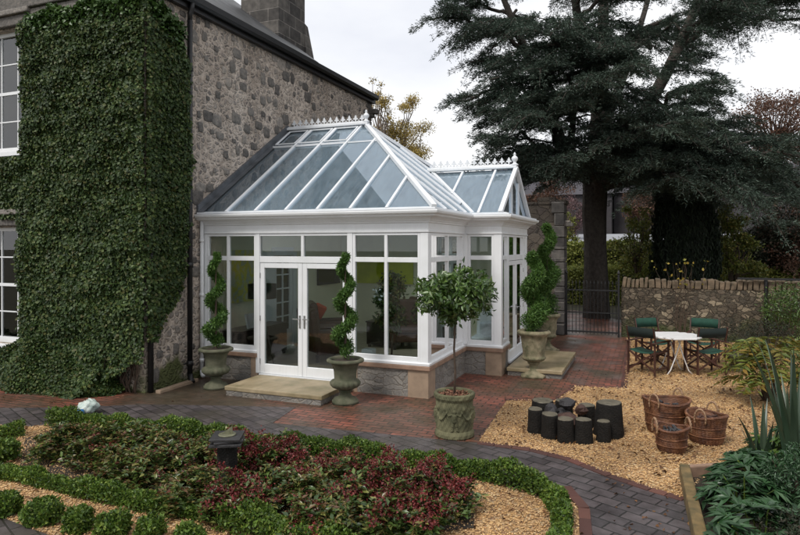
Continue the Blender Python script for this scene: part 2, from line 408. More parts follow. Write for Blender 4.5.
HEDGE = leafmat('hedge_leaves', [(.06, .10, .02), (.10, .155, .03), (.16, .21, .045), (.045, .075, .02)], .5, .2)
AUTUMN = leafmat('autumn_leaves', [(.42, .32, .08), (.52, .37, .08), (.30, .25, .08), (.58, .44, .16), (.24, .22, .08)], .5, .3)
RUST = leafmat('rust_leaves', [(.13, .07, .045), (.09, .05, .035), (.17, .095, .06), (.12, .045, .03)], .5, .2)
GYEL = leafmat('green_yellow_leaves', [(.08, .12, .02), (.19, .20, .035), (.06, .09, .02), (.30, .25, .06)], .5, .25)
DKSHRUB = leafmat('dark_shrub_leaves', [(.012, .018, .010), (.025, .032, .014), (.035, .028, .016)], .6, .05)
SUMAC = leafmat('sumac_leaves', [(.14, .19, .03), (.26, .15, .03), (.10, .15, .03), (.20, .21, .045), (.06, .11, .025)], .45, .3)
HELL = leafmat('hellebore_leaves', [(.025, .07, .025), (.045, .11, .04), (.018, .048, .02), (.07, .13, .06)], .35, .15, .5)
PHOR = leafmat('sword_leaves', [(.03, .06, .035), (.05, .085, .05), (.022, .042, .025), (.085, .12, .075)], .35, .1, .5)
DEAD = leafmat('dead_leaves', [(.10, .045, .02), (.16, .075, .03), (.06, .03, .018), (.22, .12, .05)], .7, .1)
BARK = plain('dark_bark', (.085, .07, .058), .95, var=.6, scale=9, bump=1., dist=.04)
TWIG = plain('brown_twigs', (.09, .06, .04), .85, var=.5, scale=15)
PALEBARK = plain('pale_bark', (.25, .2, .16), .8, var=.5, scale=10)
URN = plain('mossy_urn_stone', (.12, .115, .075), .9, scale=7, bump=.7, dist=.008, col2=(.04, .048, .024))
URNTAN = plain('weathered_tan_urn', (.30, .25, .16), .9, scale=8, bump=.6, dist=.008, col2=(.07, .075, .035))
POT = plain('green_mossy_pot', (.155, .145, .078), .9, scale=5, bump=.9, dist=.008, col2=(.042, .044, .02))
LOGBARK = plain('charred_log_side', (.014, .012, .010), .8, var=.6, scale=14, bump=1., dist=.02, spec=.25)
def log_top():
    t = NT('cut_log_top'); v = t.coord()
    c = t.ramp(t.noise(v, 12, 5.), [(.3, (.05, .044, .03)), (.7, (.15, .13, .09))])
    t.set('Base Color', c); t.set('Roughness', .6); t.bump(t.noise(v, 50, 4.), .5, .004); return t.m
LOGTOP = log_top()
def wicker():
    t = NT('brown_wicker'); v = t.coord(); s = t.n('SeparateXYZ', {0: v})
    w = t.math('SINE', t.math('ADD', t.math('MULTIPLY', s.outputs['Z'], 420.), t.math('MULTIPLY', t.noise(v, 60, 2.), 9.)))
    c = t.ramp(t.noise(v, 9, 5.), [(.3, (.07, .024, .010)), (.5, (.17, .065, .028)), (.72, (.31, .14, .06))])
    c = t.mix(t.math('MULTIPLY', t.math('ADD', w, 1.), .22), c, (.05, .02, .01))
    t.set('Base Color', c); t.set('Roughness', .5); t.bump(w, .5, .004); return t.m
WICK = wicker()
WICKPALE = plain('pale_cane', (.34, .2, .11), .5, var=.5, scale=30)
TEAK = plain('dark_red_wood', (.075, .028, .018), .5, var=.5, scale=20)
CANVAS = plain('green_canvas', (.008, .055, .034), .85, var=.35, scale=12)
CANVASDK = plain('dark_green_canvas', (.005, .014, .012), .85, var=.35, scale=12)
TABLEW = plain('white_table_slats', (.70, .69, .68), .45, var=.12, scale=10)
COPE = plain('coping_sandstone', (.20, .145, .095), .9, scale=6, bump=.8, dist=.015, col2=(.07, .055, .035))
HEDGEBR = leafmat('brightened_hedge_leaves', [(.16, .20, .04), (.26, .28, .06), (.12, .16, .035), (.34, .33, .09)], .5, .3)  # leaf colours lightened to offset the shade under the cedar
PLASTER = plain('cream_plaster', (.82, .78, .58), .9, var=.1, scale=2, bump=.05)
FLOORM = plain('pale_oak_floor', (.42, .34, .25), .35, var=.3, scale=5)
LEATHER = plain('brown_leather', (.085, .035, .022), .35, var=.5, scale=7, bump=.3)
DARKWOOD = plain('dark_wood', (.025, .018, .014), .35, var=.5, scale=10)
BLACKSH = plain('black_shade', (.01, .01, .01), .6)
SCREEN = plain('screen_glass', (.006, .007, .008), .12, bump=0)
CHROME = plain('brushed_chrome', (.6, .6, .6), .25, metal=1, bump=0)
WHITEOBJ = plain('white_card', (.72, .74, .76), .5, var=.08)
REDCLOTH = plain('orange_red_cloth', (.45, .06, .02), .7)
TERRA = plain('terracotta', (.28, .13, .07), .7, var=.35)
BAG = plain('pale_plastic_bag', (.56, .60, .55), .3, col2=(.30, .40, .36), scale=18, bump=.5, dist=.01)
BLUE = plain('blue_plastic', (.03, .16, .42), .35)
SLAB = plain('wet_slate_slab', (.04, .039, .041), .4, var=.5, scale=9, bump=.6, dist=.008)
BRASS = plain('weathered_brass', (.22, .22, .14), .5, metal=.5, var=.5, scale=30)
ROADM = plain('pale_wet_road', (.27, .28, .30), .7, var=.2, scale=.6, bump=.1)
HARL = plain('grey_harling', (.055, .05, .055), .95, var=.3, scale=2)
MAUVE = plain('far_dark_roof', (.06, .056, .066), .8, var=.35, scale=1.5)
CURTAIN = plain('pale_curtain', (.72, .74, .80), .9, var=.2, scale=6)
WARM = plain('dark_interior', (.05, .02, .012), .8, var=.6, scale=2)
EDGEBR = leafmat('edging_bricks', [(.11, .045, .035), (.06, .028, .024), (.14, .06, .045)], .6, 0)
# ================================================================= SETTING
def terrain():
    n = 90; xs = np.concatenate([np.linspace(-600, -30, 20), np.linspace(-28, 40, 50), np.linspace(45, 600, 20)])
    ys = np.concatenate([np.linspace(-200, 22, 14), np.linspace(24, 90, 45), np.linspace(100, 900, 25)])
    X, Y = np.meshgrid(xs, ys)
    def ss(t): t = np.clip(t, 0, 1); return t*t*(3-2*t)
    Z = ss((Y-30)/14)*1.6+ss((Y-48)/60)*6+ss((Y-100)/500)*34+np.sin(X*.01+1)*ss((Y-120)/300)*9
    V = np.stack([X, Y, Z], -1).reshape(-1, 3); w = len(xs)
    F = [(j*w+i, j*w+i+1, (j+1)*w+i+1, (j+1)*w+i) for j in range(len(ys)-1) for i in range(w-1)]
    tag(np_build('ground', V, F, GROUND, smooth=True), kind='structure')
terrain()
GRAVEL_R = [(-1.97, 7.44), (-2.09, 9.66), (-1.36, 9.95), (-1.21, 11.05), (-0.43, 11.2), (-0.53, 16.68), (-.6, 17.4), (6.5, 17.9), (6.5, 9.5), (2.2, 7.8), (.55, 7.3), (0.29, 6.54), (-0.0, 6.69), (-0.4, 6.93), (-0.85, 7.28), (-1.34, 7.45)]
GRAVEL_L = [(-9.02, 5.51), (-7.7, 5.84), (-7.49, 6.12), (-4.67, 6.52), (-3.25, 6.49), (-1.49, 6.52), (-0.84, 6.35), (-0.62, 5.93), (-.45, 4.6), (-1.6, 3.1), (-4.4, 3.5), (-4.53, 3.7), (-5.41, 3.81), (-7.2, 3.4), (-9.5, 4.0)]
gl2 = [(p[0]-.0, p[1]) for p in GRAVEL_L]
REDPAVE = [(-13.5, 5.7), (-9.4, 6.2), (-7.95, 6.84), (-7.25, 7.31), (-6.36, 7.61), (-4.94, 8.05), (-4.8, 7.21), (-1.97, 7.44), (-2.09, 9.66), (-1.36, 9.95), (-1.21, 11.05), (-0.43, 11.2), (-0.53, 16.68), (-.62, 21), (-2.6, 24), (-4, 24), (-3.4, 17), (-7.7, 15.5), (-7.7, 8), (-13.5, 7.8)]
PATH = [(-13, 4.9), (-9.02, 5.51), (-7.7, 5.84), (-7.49, 6.12), (-4.67, 6.52), (-3.25, 6.49), (-1.49, 6.52), (-0.84, 6.35), (-0.62, 5.93), (-.45, 4.6), (-1.6, 3.1), (-4, .5), (3, .5), (.4, 4.8), (0.29, 6.54), (-0.0, 6.69), (-0.4, 6.93), (-0.85, 7.28), (-1.34, 7.45), (-1.97, 7.44), (-4.8, 7.21), (-4.94, 8.05), (-6.36, 7.61), (-7.25, 7.31), (-7.95, 6.84), (-9.4, 6.2), (-13, 5.7)]
sheet('red_brick_paving', REDPAVE, .008, REDB)
sheet('grey_sett_path', PATH, .012, SETTS)
sheet('golden_gravel_terrace', GRAVEL_R, .016, GRAV)
sheet('golden_gravel_bed', GRAVEL_L, .016, GRAV)
sheet('corner_path', [(-5.95, 3.9), (-5.39, 3.8), (-4.53, 3.7), (-4.2, 3.0), (-6, 1), (-9, 2.5)], .020, SETTS)
SOILBED = [(-6.37, 4.71), (-7.29, 5.46), (-7.25, 5.93), (-4.55, 6.35), (-3.15, 6.28), (-1.67, 6.01), (-1.4, 5.18), (-2.3, 4.5), (-3.6, 4.55), (-2.81, 4.65), (-4.92, 4.7)]
sheet('shrub_bed_soil', SOILBED, .024, SOIL)
sheet('corner_bed_soil', [(.40, 4.3), (0.37, 6.57), (0.4, 7.38), (.7, 7.5), (2.4, 8.0), (6, 9), (6, 2)], .026, SOIL)
# brick edging between the path and the gravel: one run of single bricks
def edging(name, line, w=.105, l=.21, z=.024):
    m = MB()
    for (a, b) in zip(line[:-1], line[1:]):
        a, b = Vector((*a, 0)), Vector((*b, 0)); d = b-a; n = max(1, round(d.length/(l+.008))); d.normalize(); s_ = Vector((-d.y, d.x, 0)); st = (b-a).length/n
        for i in range(n):
            c = a+d*(st*(i+.5)); c.z = z/2+random.uniform(-.003, .004)
            m.obox(c, d*(st/2-.004), s_*(w/2), (0, 0, z/2))
    o = m.build(name, EDGEBR, bevel=.004); return tag(o, kind='structure')
edging('brick_edging', [(-1.97, 7.44), (-1.33, 7.42), (-0.85, 7.24), (-0.4, 6.9), (-0.0, 6.66), (0.3, 6.52)])
edging('brick_edging', [(-0.79, 6.42), (-0.57, 5.95), (-.40, 4.6)])
edging('brick_edging', [(-2.12, 9.65), (-1.36, 9.95), (-1.19, 11.06), (-0.42, 11.21), (-0.5, 16.69)])

# loose stones lying on the gravel
def pebbles(name, poly, n, size, zmax=None):
    P = scatter(poly, n); k = len(P)
    base = np.array([[1, 0, 0], [0, 1, 0], [-1, 0, 0], [0, -1, 0], [0, 0, 1], [0, 0, -.6]], float)
    f = np.array([[0, 1, 4], [1, 2, 4], [2, 3, 4], [3, 0, 4], [1, 0, 5], [2, 1, 5], [3, 2, 5], [0, 3, 5]])
    V = base[None]*(1+rng.uniform(-.3, .3, (k, 6, 1)))
    sx = size*rng.uniform(.5, 1.25, (k, 1)); sy = sx*rng.uniform(.55, 1, (k, 1)); sz = sx*rng.uniform(.35, .7, (k, 1))
    V = V*np.stack([sx, sy, sz], -1).reshape(k, 1, 3)
    a = rng.uniform(0, 6.28, (k, 1)); ca, sa = np.cos(a), np.sin(a)
    t = rng.uniform(-.5, .5, (k, 1)); Vz = V[..., 2]+V[..., 0]*t
    x = V[..., 0]*ca-V[..., 1]*sa; y = V[..., 0]*sa+V[..., 1]*ca
    W = np.stack([x+P[:, :1], y+P[:, 1:], Vz+.02+size*.25], -1).reshape(-1, 3)
    F = (np.arange(k)[:, None, None]*6+f[None]).reshape(-1, 3)
    return tag(np_build(name, W, F, PEB), kind='stuff')
near = [p for p in GRAVEL_R if p[1] < 12.5]
pebbles('gravel_stones', [(-1.97, 7.44), (-2.09, 9.66), (-1.36, 9.95), (-1.21, 11.05), (-0.43, 11.2), (2.6, 11.2), (2.4, 8.0), (.6, 7.4), (0.29, 6.54), (-0.0, 6.69), (-0.4, 6.93), (-0.85, 7.28), (-1.34, 7.45)], 34000, .0125)
pebbles('gravel_stones', [(-.43, 11.25), (-.5, 17), (5.5, 17), (3.2, 11.2)], 16000, .017)
pebbles('gravel_stones', GRAVEL_L, 46000, .0125)
def litter(name, poly, n, size, z=.035):
    P = scatter(poly, n); k = len(P); P3 = np.c_[P, np.full(k, z)]; N = np.tile([0, 0, 1.], (k, 1))
    V, F = leaf_arrays(P3, N, size, size*.6, jit=.45, along=0, fold=.22)
    return tag(np_build(name, V, F, DEAD), kind='stuff')
litter('fallen_leaves', GRAVEL_R, 3200, .055)
litter('fallen_leaves', GRAVEL_L, 900, .045)
litter('fallen_leaves', REDPAVE, 420, .035, .012)
litter('fallen_leaves', [(-12, 6.2), (-8, 6.9), (-7.7, 7.8), (-12, 7.8)], 260, .04, .015)
litter('fallen_leaves', [(-0.49, 6.77), (0.3, 6.55), (.4, 4.8), (-.3, 5.5)], 90, .04, .018)

# ================================================================= STONE HOUSE
HX, HY0, HY1, HZ = -7.72, 7.9, 16.8, 6.86
house = thing('stone_house', 'large old rubble stone house with slate roof, dark gutter and ivy, conservatory built against it', 'house', (HX, HY0, 0))
def house_wall():
    m = MB()
    m.box(HX-.5, HX, HY0, HY1, -.3, HZ)                         # side wall
    wx0, wx1 = -11.75, -10.6
    m.box(-20, wx0, HY0, HY0+.5, -.3, HZ); m.box(wx1, HX-.5, HY0, HY0+.5, -.3, HZ)
    m.box(wx0, wx1, HY0, HY0+.5, -.3, .63); m.box(wx0, wx1, HY0, HY0+.5, 2.78, 4.16); m.box(wx0, wx1, HY0, HY0+.5, 6.42, HZ)
    m.box(-20, HX-.5, HY1-.5, HY1, -.3, HZ); m.box(-20, -19.5, HY0+.5, HY1-.5, -.3, HZ)
    # gable triangles under the roof
    for y in (HY0, 13.3-.4):
        m.add([(HX, y, HZ), (-20, y, HZ), (-13.86, y, HZ+4.6), (HX, y+.4, HZ), (-20, y+.4, HZ), (-13.86, y+.4, HZ+4.6)], [(0, 1, 2), (5, 4, 3), (0, 2, 5, 3), (1, 4, 5, 2), (0, 3, 4, 1)])
    return m
HW = house_wall()
MB().box(-19.4, HX-.55, HY0+.55, HY1-.55, 3.3, 3.45).build('upper_floor', DARKWOOD, house)
MB().box(-19.4, HX-.55, HY0+2.6, HY0+2.7, 0, HZ).build('room_wall', WARM, house)
def wall_stones():
    """the big dark whinstone blocks set proud of the harled rubble"""
    m = HW; r = random.Random(3); nf = len(m.f)
    z = .25; row = 0
    while z < HZ-.12:
        y = HY0+.15+r.uniform(0, .3)
        while y < HY1-.15:
            sc_ = r.choice((.4, .5, .6, .75, .9, 1.05)); hw = r.uniform(.09, .17)*sc_; hh = r.uniform(.09, .145)*sc_; zz_ = z+r.uniform(-.09, .09)
            roofz = 3.05+max(0, (2.95-abs(y-12.2)))*.68+.1
            inside = (9.2 < y < 15.3 and zz_ < roofz+.12)
            if r.random() < .78 and not inside and zz_+hh < HZ-.02:
                n = 14; k = len(m.v); x0 = HX-.01
                rings = [(1, .0), (.96, .016), (.86, .024), (.4, .028)]
                jit = [r.uniform(.82, 1.13) for _ in range(n)]; rot = r.uniform(-.12, .12)
                for q, h in rings:
                    for j in range(n):
                        t = 2*math.pi*j/n; e = 2/4.2
                        a = math.copysign(abs(math.cos(t))**e, math.cos(t))*hw*q*jit[j]; b = math.copysign(abs(math.sin(t))**e, math.sin(t))*hh*q*jit[(j*5) % n]
                        a, b = a*math.cos(rot)-b*math.sin(rot), a*math.sin(rot)+b*math.cos(rot)
                        m.v.append((x0+h+r.uniform(0, .004), y+a, zz_+b))
                for i in range(len(rings)-1):
                    for j in range(n): m.f.append((k+i*n+j, k+i*n+(j+1) % n, k+(i+1)*n+(j+1) % n, k+(i+1)*n+j))
                m.f.append(tuple(k+(len(rings)-1)*n+j for j in range(n)))
            y += r.uniform(.22, .46)
        z += .335; row += 1
    o = m.build('wall', WALL, house); o.data.materials.append(DARKSTONE)
    for i, p in enumerate(o.data.polygons):
        if i >= nf: p.material_index = 1; p.use_smooth = True
wall_stones()
# far-corner dressed stones and the kneelers under the gutter end
q = MB()
for i in range(20):
    z0 = .02+i*.34; lw = .34 if i % 2 else .2
    if z0+.32 < HZ-.05: q.box(HX-.3, HX+.02, HY1-lw, HY1+.02, z0, z0+.32)
q.build('corner_stones', CHIM, house, bevel=.012)
# roof and gutter
m = MB()
ex = HX+.20; rz = HZ+4.75
HYR = 13.3
m.add([(ex, HY0-.2, HZ-.04), (ex, HYR, HZ-.04), (-13.86, HYR, rz), (-13.86, HY0-.2, rz), (ex, HY0-.2, HZ+.05), (ex, HYR, HZ+.05), (-13.86, HYR, rz+.1), (-13.86, HY0-.2, rz+.1)],
      [(0, 1, 2, 3), (7, 6, 5, 4), (0, 4, 5, 1), (1, 5, 6, 2), (3, 7, 4, 0)])
m.add([(-20.2, HY0-.2, HZ-.04), (-20.2, HYR, HZ-.04), (-13.86, HYR, rz), (-13.86, HY0-.2, rz), (-20.2, HY0-.2, HZ+.05), (-20.2, HYR, HZ+.05), (-13.86, HYR, rz+.1), (-13.86, HY0-.2, rz+.1)],
      [(3, 2, 1, 0), (4, 5, 6, 7), (1, 5, 4, 0), (2, 6, 5, 1), (0, 4, 7, 3)])
m.add([(-20.2, HYR+.002, HZ-.03), (HX+.14, HYR+.002, HZ-.03), (HX+.14, HY1+.08, HZ-.03), (-20.2, HY1+.08, HZ-.03), (-20.2, HYR+.002, HZ+.03), (HX+.14, HYR+.002, HZ+.03), (HX+.14, HY1+.08, HZ+.03), (-20.2, HY1+.08, HZ+.03)], [(3, 2, 1, 0), (4, 5, 6, 7), (0, 1, 5, 4), (1, 2, 6, 5), (2, 3, 7, 6), (3, 0, 4, 7)])
m2_ = MB(); m2_.v = m.v[-8:]; m2_.f = [tuple(i-len(m.v)+8 for i in f) for f in m.f[-6:]]; m.f = m.f[:-6]; m.v = m.v[:-8]
roof = m.build('roof', SLATE, house); m2_.build('flat_roof', IRON, house)
g = MB(); pr = [(0.02, .03), (.02, -.055), (.06, -.095), (.115, -.10), (.16, -.06), (.17, .035), (.15, .035), (.14, -.04), (.1, -.075), (.05, -.06), (.04, .03)]
k = len(pr); ys = [HY0-.25, HY1+.05]
g.add([(HX+.08+a, y, HZ-.02+b) for y in ys for a, b in pr], [(i, (i+1) % k, k+(i+1) % k, k+i) for i in range(k)]+[tuple(range(k)), tuple(range(2*k-1, k-1, -1))])
y = HY0+.4
g.box(HX+.003, HX+.11, HY0-.2, HY1+.1, HZ-.20, HZ-.045)
g.build('gutter', IRON, house)
# end bracket at the far end of the eave
MB().box(HX-.3, HX+.22, HY1-.12, HY1+.1, HZ-.52, HZ-.38).box(HX-.3, HX+.1, HY1-.1, HY1+.08, HZ-.62, HZ-.522).build('eave_corbel', CHIM, house, bevel=.02)
# chimney
ch = MB().box(-9.25, -8.17, 12.55, 13.75, HZ-.2, 12.2)
ch.add([(-9.3, 13.72, HZ), (-8.10, 13.72, HZ), (-8.10, 14.28, HZ), (-9.3, 14.28, HZ), (-9.25, 13.72, HZ+1.25), (-8.17, 13.72, HZ+1.25), (-8.17, 13.9, HZ+1.2), (-9.25, 13.9, HZ+1.2)],
       [(0, 1, 5, 4), (1, 2, 6, 5), (2, 3, 7, 6), (3, 0, 4, 7), (4, 5, 6, 7), (3, 2, 1, 0)])
ch.box(-9.33, -8.09, 12.47, 13.83, 12.2, 12.4)
ch.build('chimney', CHIM, house, bevel=.01)
# stone cornice and moulded hoods over the front windows
MB().box(-20, HX-.02, HY0-.14, HY0-.002, HZ-.16, HZ+.1).box(-20, HX-.02, HY0-.08, HY0-.002, HZ-.30, HZ-.162).build('cornice', DARKSTONE, house, bevel=.02)
def hood(z, zt):
    h = MB().box(-12.0, -10.4, HY0-.10, HY0-.002, z+.02, zt).box(-12.1, -10.3, HY0-.16, HY0-.002, zt+.002, zt+.1)
    h.build('window_hood', DARKSTONE, house, bevel=.02)
hood(6.42, 6.62); hood(2.78, 3.0)
def sash_window(x0, x1, z0, z1, cols, label):
    y = HY0+.12
    f = MB().box(x0, x0+.07, y, y+.1, z0, z1).box(x1-.07, x1, y, y+.1, z0, z1).box(x0+.07, x1-.07, y, y+.1, z1-.07, z1)
    f.box(x0+.07, x1-.07, y-.03, y+.1, z0, z0+.1)
    fr = f.build('window', WHITE, house, bevel=.004); fr['label'] = label
    zm = (z0+z1)/2
    s_ = MB(); s_.box(x0+.07, x1-.07, y+.02, y+.07, zm-.028, zm+.028)
    for c in cols: s_.box(c-.011, c+.011, y+.025, y+.065, z0+.1, zm-.028).box(c-.011, c+.011, y+.025, y+.065, zm+.028, z1-.07)
    for zz_ in ((z0+.1+zm-.03)/2, (z1-.07+zm+.03)/2):
        xs = [x0+.07]+list(cols)+[x1-.07]
        for a, b in zip(xs[:-1], xs[1:]): s_.box(a+.012, b-.012, y+.027, y+.063, zz_-.011, zz_+.011)
    s_.build('glazing_bar', WHITE, fr)
    MB().box(x0+.07, x1-.07, y+.042, y+.046, z0+.1, z1-.07).build('pane', G_HOUSE, fr)
    MB().box(x0-.08, x1+.08, HY0-.1, y-.032, z0-.09, z0-.002).build('sill', WHITE, fr, bevel=.008)
    cu = MB()
    k = 0; xx = x0+.02
    while xx < x1-.02:
        yy = y+.12+.012*math.sin(k*1.9); cu.v += [(xx, yy, z0), (xx, yy, z1)]
        if k: n = len(cu.v); cu.f.append((n-4, n-2, n-1, n-3))
        xx += .03; k += 1
    return fr, cu
fr, cu = sash_window(-11.75, -10.6, 4.16, 6.42, (-11.37, -10.93), 'upper white sash window with pale curtain')
cu.build('curtain', CURTAIN, fr, smooth=True)
fr, cu = sash_window(-11.75, -10.6, .63, 2.78, (-11.37, -10.93), 'lower white sash window with dark room behind')
# downpipes
def downpipe(x, y, z0, z1):
    p = MB(); p.sm = True
    p.tube([(x, y, z0+.12), (x, y, z1)], .047, 12)
    p.tube([(x, y, z1-.02), (x, y, z1+.12), (x+.04, y, z1+.2), (x+.06, y, z1+.34)], .045, 12)
    p.tube([(x+.1, y-.05, z0+.03), (x+.03, y-.01, z0+.07), (x, y, z0+.15)], .05, 12)
    z = z0+.3
    while z < z1: p.tube([(x, y, z), (x, y, z+.09)], .06, 12); p.tube([(x-.06, y-.09, z+.045), (x-.06, y+.09, z+.045)], .014, 6); z += 1.75
    return p
downpipe(HX+.12, 8.83, 0, 6.45).build('downpipe', IRON, house)
dp2 = MB(); dp2.sm = True; dp2.tube([(HX+.06, 7.96, 0.02), (HX+.06, 7.96, 2.4)], .045, 12); dp2.build('downpipe', IRON, house)
# stone gutter kerb on the ground by the wall
k_ = MB().beam((*(-7.51, 7.96), .03), (*(-7.56, 8.95), .03), .10, .06)
tag(k_.build('drain_kerb', SAND, loc=(-7.5, 8.3, 0), bevel=.01), 'narrow pale stone drain kerb on the paving at the foot of the house wall', 'kerb')

# ---------------------------------------------------------------- ivy on the house
def ivy():
    n = 250000
    # front wall, wrapped corner and the part below the windows
    u = rng.uniform(-13.2, HX+1.05, n); z = rng.uniform(.0, 6.95, n)
    side = u > HX
    P = np.c_[u, np.full(n, HY0), z]
    nz = wob(P*[1, 0, 1], 1.4, 3)*.09+wob(P*[1, 0, 1], 5., 5)*.05
    th = np.clip(.16+nz, .03, .4)+rng.uniform(-.05, .025, n)
    th += np.clip((1.0-z)/1.0, 0, 1)**2*np.where(u < HX-.6, .55, .15)
    keep = rng.random(n) < 1.
    # ragged right edge on the side wall
    w = u-HX
    edge = .86+.03*np.sin(z*5.)+.03*rng.random(n)
    edge = np.where(z < 1.9, .86-(1.9-z)*.80+.05*np.sin(z*9), edge)
    edge = np.where(z < .9, .0, edge)
    top = 6.55-.5*np.clip(w/.8, 0, 1)**2+.06*np.sin(u*7)
    top = np.where(u < -9.9, 6.62, top)
    keep &= np.where(side, w < edge, True) & (z < top)
    keep &= ~((~side) & (w > -.75) & (z < .62*(1+w/.75)+.05*np.sin(u*23)))
    win = (u < -10.52)
    keep &= ~(win & (z > .50) & (z < 2.95)); keep &= ~(win & (z > 4.06))
    taper = np.clip((top-z)/.5, .1, 1); th = th*np.sqrt(taper)
    th = np.where(win, np.minimum(th, .14+np.clip((1-z), 0, 1)*.5), th)
    corner = np.clip(1-np.abs(w)/.30, 0, 1)
    u, z, side, th, w, keep_ = u[keep], z[keep], side[keep], th[keep], w[keep], None
    X = np.where(side, HX+th, u); Y = np.where(side, HY0+w, HY0-th)
    # round the corner
    c = np.clip(1-np.abs(w[:])/.28, 0, 1)
    X = np.where(~side, np.minimum(u+c[:]*th*.75, HX+th*.8), X); Y = np.where(side, HY0+w-c*th*.75, Y)
    P = np.c_[X, Y, z+.0]
    N = np.where(side[:, None], [1., 0, .25], [0, -1., .25])+np.c_[c*.6, -c*.6, c*0]
    N[:, 2] += np.clip((1.0-z), 0, 1)*.8
    V, F = leaf_arrays(P, unit(N), .047, .043, jit=.5, along=.15, droop=1.0, fold=.12, sizevar=.55)
    iv = thing('wall_ivy', 'dense dark green ivy covering the front and corner of the stone house', 'ivy', (HX-1.5, HY0-.3, 0))
    np_build('foliage', V, F, IVY, iv)
    k = 5200; uu = rng.uniform(-10.3, HX+.75, k); tt = 6.5-.5*np.clip((uu-HX)/.8, 0, 1)**2+.06*np.sin(uu*7)
    zz_ = tt-rng.exponential(.13, k)+.06; sd2 = uu > HX; t2 = .2*rng.random(k)+.02
    P = np.c_[np.where(sd2, HX+t2, uu), np.where(sd2, HY0+uu-HX, HY0-t2), zz_]
    V, F = leaf_arrays(P, unit(np.where(sd2[:, None], [1., 0, .8], [0, -1., .8])), .07, .06, jit=.6, along=.2, droop=.4, fold=.12)
    np_build('new_growth', V, F, IVYTOP, iv)
    s_ = MB(); s_.sm = True; r = random.Random(5)
    for i in range(16):
        x = HX-.25+r.uniform(-.5, .12); y = HY0-.03-r.uniform(0, .04); pts = []
        for j in range(7): pts.append((min(x, HX+.1), min(y, HY0-.03), j*.2)); x += r.uniform(-.12, .12); y += r.uniform(-.02, .02)
        s_.tube(pts, [.018-.0015*j for j in range(7)], 6)
    s_.build('stem', TWIG, iv)
    # backing mass that stops the wall showing through
    b = MB(); b.box(-10.5, HX-.03, HY0-.075, HY0-.003, .75, 6.35); b.box(-13.2, -10.5, HY0-.05, HY0-.003, 3.05, 4.02); b.box(-13.2, -10.5, HY0-.06, HY0-.003, .0, .5)
    b.box(HX+.003, HX+.05, HY0+.02, HY0+.80, 2.2, 6.0)
    b.build('woody_mat', IVY, iv)
    # low ground cover spilling out at the foot
    k = 40000; uu = rng.uniform(-13, HX-.35, k); dd = rng.random(k)**.8
    H_ = .66+.12*np.sin(uu*3)+.08*np.sin(uu*8.1); wd = .62+.1*np.sin(uu*5)
    tpr = np.clip((HX-.25-uu)/1.0, .10, 1); H_ = H_*tpr; wd = wd*tpr**.5
    th = dd*math.pi/2; P = np.c_[uu, HY0-.1-np.cos(th)*wd+rng.normal(0, .03, k), np.sin(th)*H_*rng.uniform(.8, 1.02, k)]
    N = np.c_[np.zeros(k), -np.cos(th), np.sin(th)+.2]
    V, F = leaf_arrays(P, unit(N), .042, .038, jit=.5, along=.2, droop=.5, fold=.12)
    gcv = np_build('ivy_skirt', V, F, IVY)
    tag(gcv, 'low bank of ivy spreading along the foot of the house wall under the window', 'ground cover', kind='stuff')
ivy()

# ================================================================= CONSERVATORY
CX0, CX1, CX2 = HX, -3.28, -2.58
YF, YB0, YB1, YR = 9.3, 11.42, 14.0, 15.1
ZS, ZC, ZE, ZT = .45, .535, 2.67, 3.01       # plinth top, cap top, frame top, cornice top
cons = thing('conservatory', 'white timber glasshouse with hipped glazed roof, built on a stone plinth against the house', 'conservatory', (CX0, YF, 0))
OUT = [(CX0+.01, YF), (CX1, YF), (CX1, YB0), (CX2, YB0), (CX2, YB1), (CX1, YB1), (CX1, YR), (CX0+.01, YR)]
def sweep(mb, path, prof, closed_prof=True):
    pts = [Vector((*p, 0)) for p in path]; n = len(pts); k = len(prof); st = len(mb.v)
    for i, p in enumerate(pts):
        d0 = (pts[i]-pts[i-1]).normalized() if i else None; d1 = (pts[i+1]-pts[i]).normalized() if i < n-1 else None
        if d0 is None: d0 = d1
        if d1 is None: d1 = d0
        n0 = Vector((d0.y, -d0.x, 0)); n1 = Vector((d1.y, -d1.x, 0)); b = (n0+n1).normalized(); sc = 1/max(.3, b.dot(n0))
        for o, z in prof: q = p+b*(o*sc); mb.v.append((q.x, q.y, z))
    for i in range(n-1):
        for j in range(k if closed_prof else k-1):
            mb.f.append((st+i*k+j, st+(i+1)*k+j, st+(i+1)*k+(j+1) % k, st+i*k+(j+1) % k))
    if closed_prof: mb.f.append(tuple(st+j for j in range(k))); mb.f.append(tuple(st+(n-1)*k+j for j in reversed(range(k))))
    return mb
# plinth: gaps at the two french doors
DX0, DX1 = -6.50, -4.66        # front door opening
DY0, DY1 = 12.02, 13.62        # side door opening
m = []
def PB(*a): MB().box(*a).build('plinth_wall', PLINTH, cons)
PB(CX0+.02, DX0, YF, YF+.3, -.2, ZS); PB(DX1, CX1-.30, YF, YF+.3, -.2, ZS)
PB(CX1-.3, CX1, YF+.34, YB0, -.2, ZS); PB(CX1, CX2-.24, YB0, YB0+.3, -.2, ZS)
PB(CX2-.3, CX2, YB0+.34, DY0, -.2, ZS); PB(CX2-.3, CX2, DY1, YB1, -.2, ZS)
PB(CX1, CX2-.301, YB1-.3, YB1, -.2, ZS); PB(CX1-.3, CX1, YB1, YR-.301, -.2, ZS); PB(CX0, CX1, YR-.3, YR, -.2, ZE)
for a in ((CX1-.34, CX1+.012, YF-.012, YF+.34, -.2, ZS-.001), (CX2-.3, CX2+.012, YB0-.012, YB0+.34, -.2, ZS-.001), (DX0-.14, DX0+.004, YF-.008, YF+.2, -.2, ZS-.001), (DX1-.004, DX1+.14, YF-.008, YF+.2, -.2, ZS-.001)):
    MB().box(*a).build('corner_stone', SAND, cons, bevel=.01)
